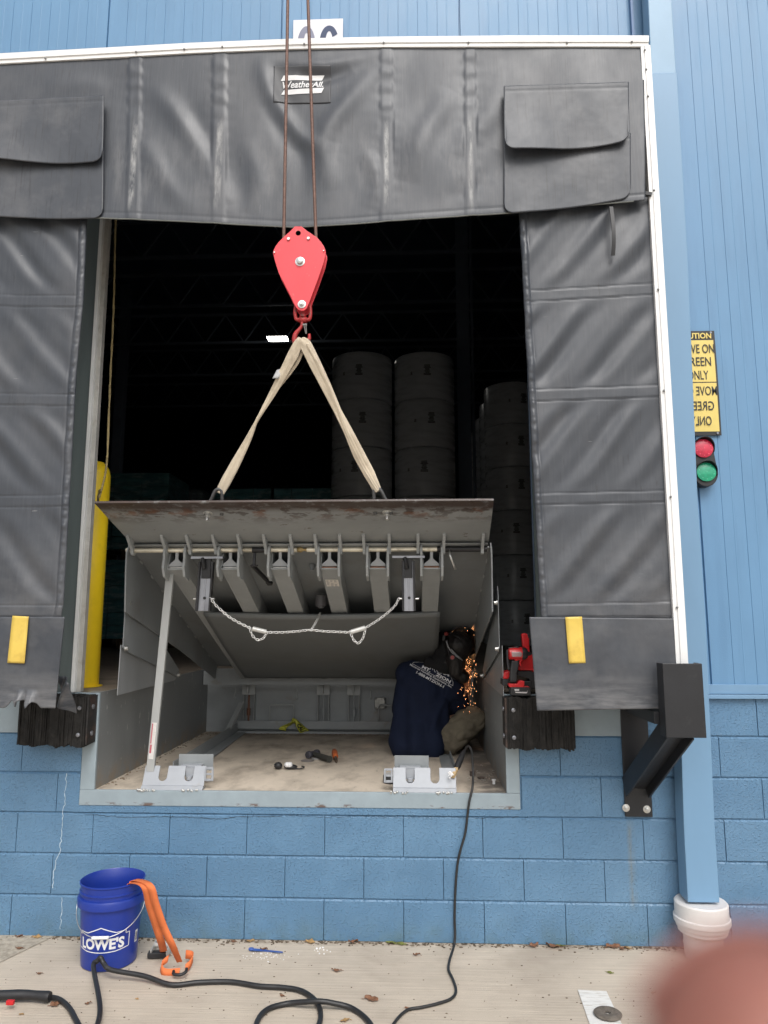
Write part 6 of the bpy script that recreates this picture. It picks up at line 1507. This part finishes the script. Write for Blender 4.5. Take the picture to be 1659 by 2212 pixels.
leafs = [(107, 2002+1, 1, .9, "tan curled leaf at the wall foot left of the bucket"), (180, 2024, 1, 1.1, "tan leaf against the wall behind the bucket"), (42, 2050, 0, .7, "small brown leaf on the rough concrete at far left"), (120, 2172, 0, 1.0, "reddish brown leaf in front of the gun hose"),
         (85, 2104, 0, .5, "small rusty leaf left of the bucket"), (190, 2170, 0, .6, "brown leaf fragment beside the hose bend"), (296, 2159, 1, .35, "tiny tan leaf on the concrete under the hose"), (46, 2192, 1, .55, "pale leaf scrap at the lower left"), (362, 2065, 0, .6, "brown leaf behind the strap ratchet"),
         (548, 2023, 1, .9, "yellowish leaf at the wall above the blue scrap"), (505, 2035, 0, .6, "grey brown leaf left of the blue scrap"), (570, 2053, 0, .8, "tan leaf lying on the blue scrap"), (672, 2031, 1, 1.0, "tan leaf by the wall under the block joint"), (765, 2028, 0, 1.1, "brown curled leaf against the wall near the middle"),
         (845, 2031, 2, 1.1, "yellow green leaf at the wall, left one of a touching pair"), (868, 2033, 2, .9, "yellow green leaf at the wall, right one of a touching pair"), (727, 2098, 0, .8, "rusty leaf in open concrete above the hose loop"), (900, 2065, 0, .8, "brown leaf near the cable by the wall"), (802, 2162, 0, 1.0, "crumpled brown leaf between hose loop and cable"),
         (745, 2206, 1, 1.0, "tan leaf cut by the bottom edge of the picture"), (610, 2152, 0, .5, "small brown leaf inside the hose loop"), (1150, 2035, 0, 1.0, "brown leaf at the wall right of the cable"), (1190, 2036, 0, 1.1, "dark brown leaf at the wall, second right of the cable"), (1205, 2038, 2, .9, "green tinged leaf tip at the wall right of the cable"),
         (1320, 2040, 0, 1.1, "reddish brown leaf against the wall near the downspout"), (1345, 2052, 0, .9, "thin leaf lying in front of the downspout wall"), (1355, 2050, 1, .8, "tan folded leaf by the downspout"), (1318, 2102, 2, .6, "small green leaf above the white stripe"), (1412, 2146, 1, .4, "tiny brown fleck leaf right of the white stripe"), (60, 2010, 0, .8, "brown leaf at the wall foot at far left"), (880, 2180, 0, .4, "small leaf beside the thin cable")]
for i, (u, v, t, s_, lab) in enumerate(leafs):
    src = protos[[0, 1, 2, 3, 4][(t+3*(i % 2)) % 5 if t < 2 else 2]]
    c_ = src.copy(); c_.data = src.data; COL.objects.link(c_); q = G(u, v, 0); c_.location = (q.x, min(q.y, -.02), .001); s_ *= .82; c_.scale = (s_, s_, s_); c_.rotation_euler = (0, 0, random.uniform(-.6, .6)+(math.pi if i % 3 else 0))
    tag(c_, lab, "leaf", "fallen leaves on the concrete")
for p in protos: bpy.data.objects.remove(p)
c = MB()
for _ in range(900):
    x = random.uniform(-2.6, 2.6); y = -.004-abs(random.gauss(0, .022)); r_ = random.uniform(.0015, .006); c.sphere((x, y, .001), r_, 5, (random.uniform(1, 2.2), 1, .6))
for _ in range(380):
    x = random.uniform(-2.2, 2.0); y = random.uniform(-1.1, -.05); r_ = random.uniform(.001, .0032); c.sphere((x, y, .001), r_, 5, (random.uniform(1, 2), 1, .6))
tag(c.build("leaf_litter", mat("litter_dark", (.10, .075, .05), .9, var=.5, vs=8), org=(0, -.3, 0)), "fine grit and leaf crumbs on the concrete and along the wall foot", "grit", kind='stuff')
c = MB()
for _ in range(60): q = G(random.gauss(575, 22), random.gauss(2065, 6), .001); c.sphere(q, random.uniform(.001, .003), 5)
for _ in range(14): q = G(random.gauss(690, 14), random.gauss(2054, 4), .001); c.sphere(q, random.uniform(.002, .005), 5)
tag(c.build("paint_flakes", M_wht, org=(-.5, -.15, 0)), "white flakes scattered near the blue scrap", "flakes", kind='stuff')

# ================================================================== PHOTOGRAPHER'S FINGERTIP close to the lens
fr = lambda u, v, d: CAM+_ray(u, v).normalized()*d
M_fing = mat("finger_skin", (.31, .122, .090), .5, var=.16, vs=160); 
M_fing.node_tree.nodes["Principled BSDF"].inputs['Subsurface Weight'].default_value = .2; M_fing.node_tree.nodes["Principled BSDF"].inputs['Subsurface Radius'].default_value = (.004, .0015, .001); M_fing.node_tree.nodes["Principled BSDF"].inputs['Subsurface Scale'].default_value = 1
fg = thing("finger", "blurred reddish fingertip of the photographer at the lower right corner", "finger", fr(1760, 2420, .054))
c = MB(); t0 = fr(1700, 2372, .050); t1 = fr(1795, 2560, .056); t2 = fr(2030, 2900, .064)
sm = smoothpts([t0, t0.lerp(t1, .5), t1, t2], 8); n_ = len(sm)
rr = [.0004, .0042, .0058, .0066, .0070, .0072]+[.0073]*(n_-6)
pre = [t0-(t1-t0).normalized()*k for k in (.0072, .0060, .0044, .0026, .0010)]
c.tube(pre+sm, [.0004, .0038, .0054, .0064, .0070]+[.0073+.0006*i/n_ for i in range(n_)], 24); c.build("fingertip", M_fing, fg, smooth=True)
x_, y_, z_ = frame(t1-t0, (t0-CAM).normalized()); nl_ = MB()
nd = (t0-CAM).normalized()
ns = V((nd.y, -nd.x, 0)).normalized(); ax_ = (t1-t0).normalized(); bk_ = nd-ax_*nd.dot(ax_); bk_.normalize(); sd_ = ax_.cross(bk_)
nl_.grid(lambda a, b_: t0+ax_*(.010*b_-.004)+(bk_*math.cos((a-.5)*1.7)+sd_*math.sin((a-.5)*1.7))*(.0072+.0003-.0012*(1-b_)**2), 10, 8); nl_.build("fingernail", mat("nail_pink", (.36, .16, .13), .3, var=.03), fg, smooth=True, solid=.0004)
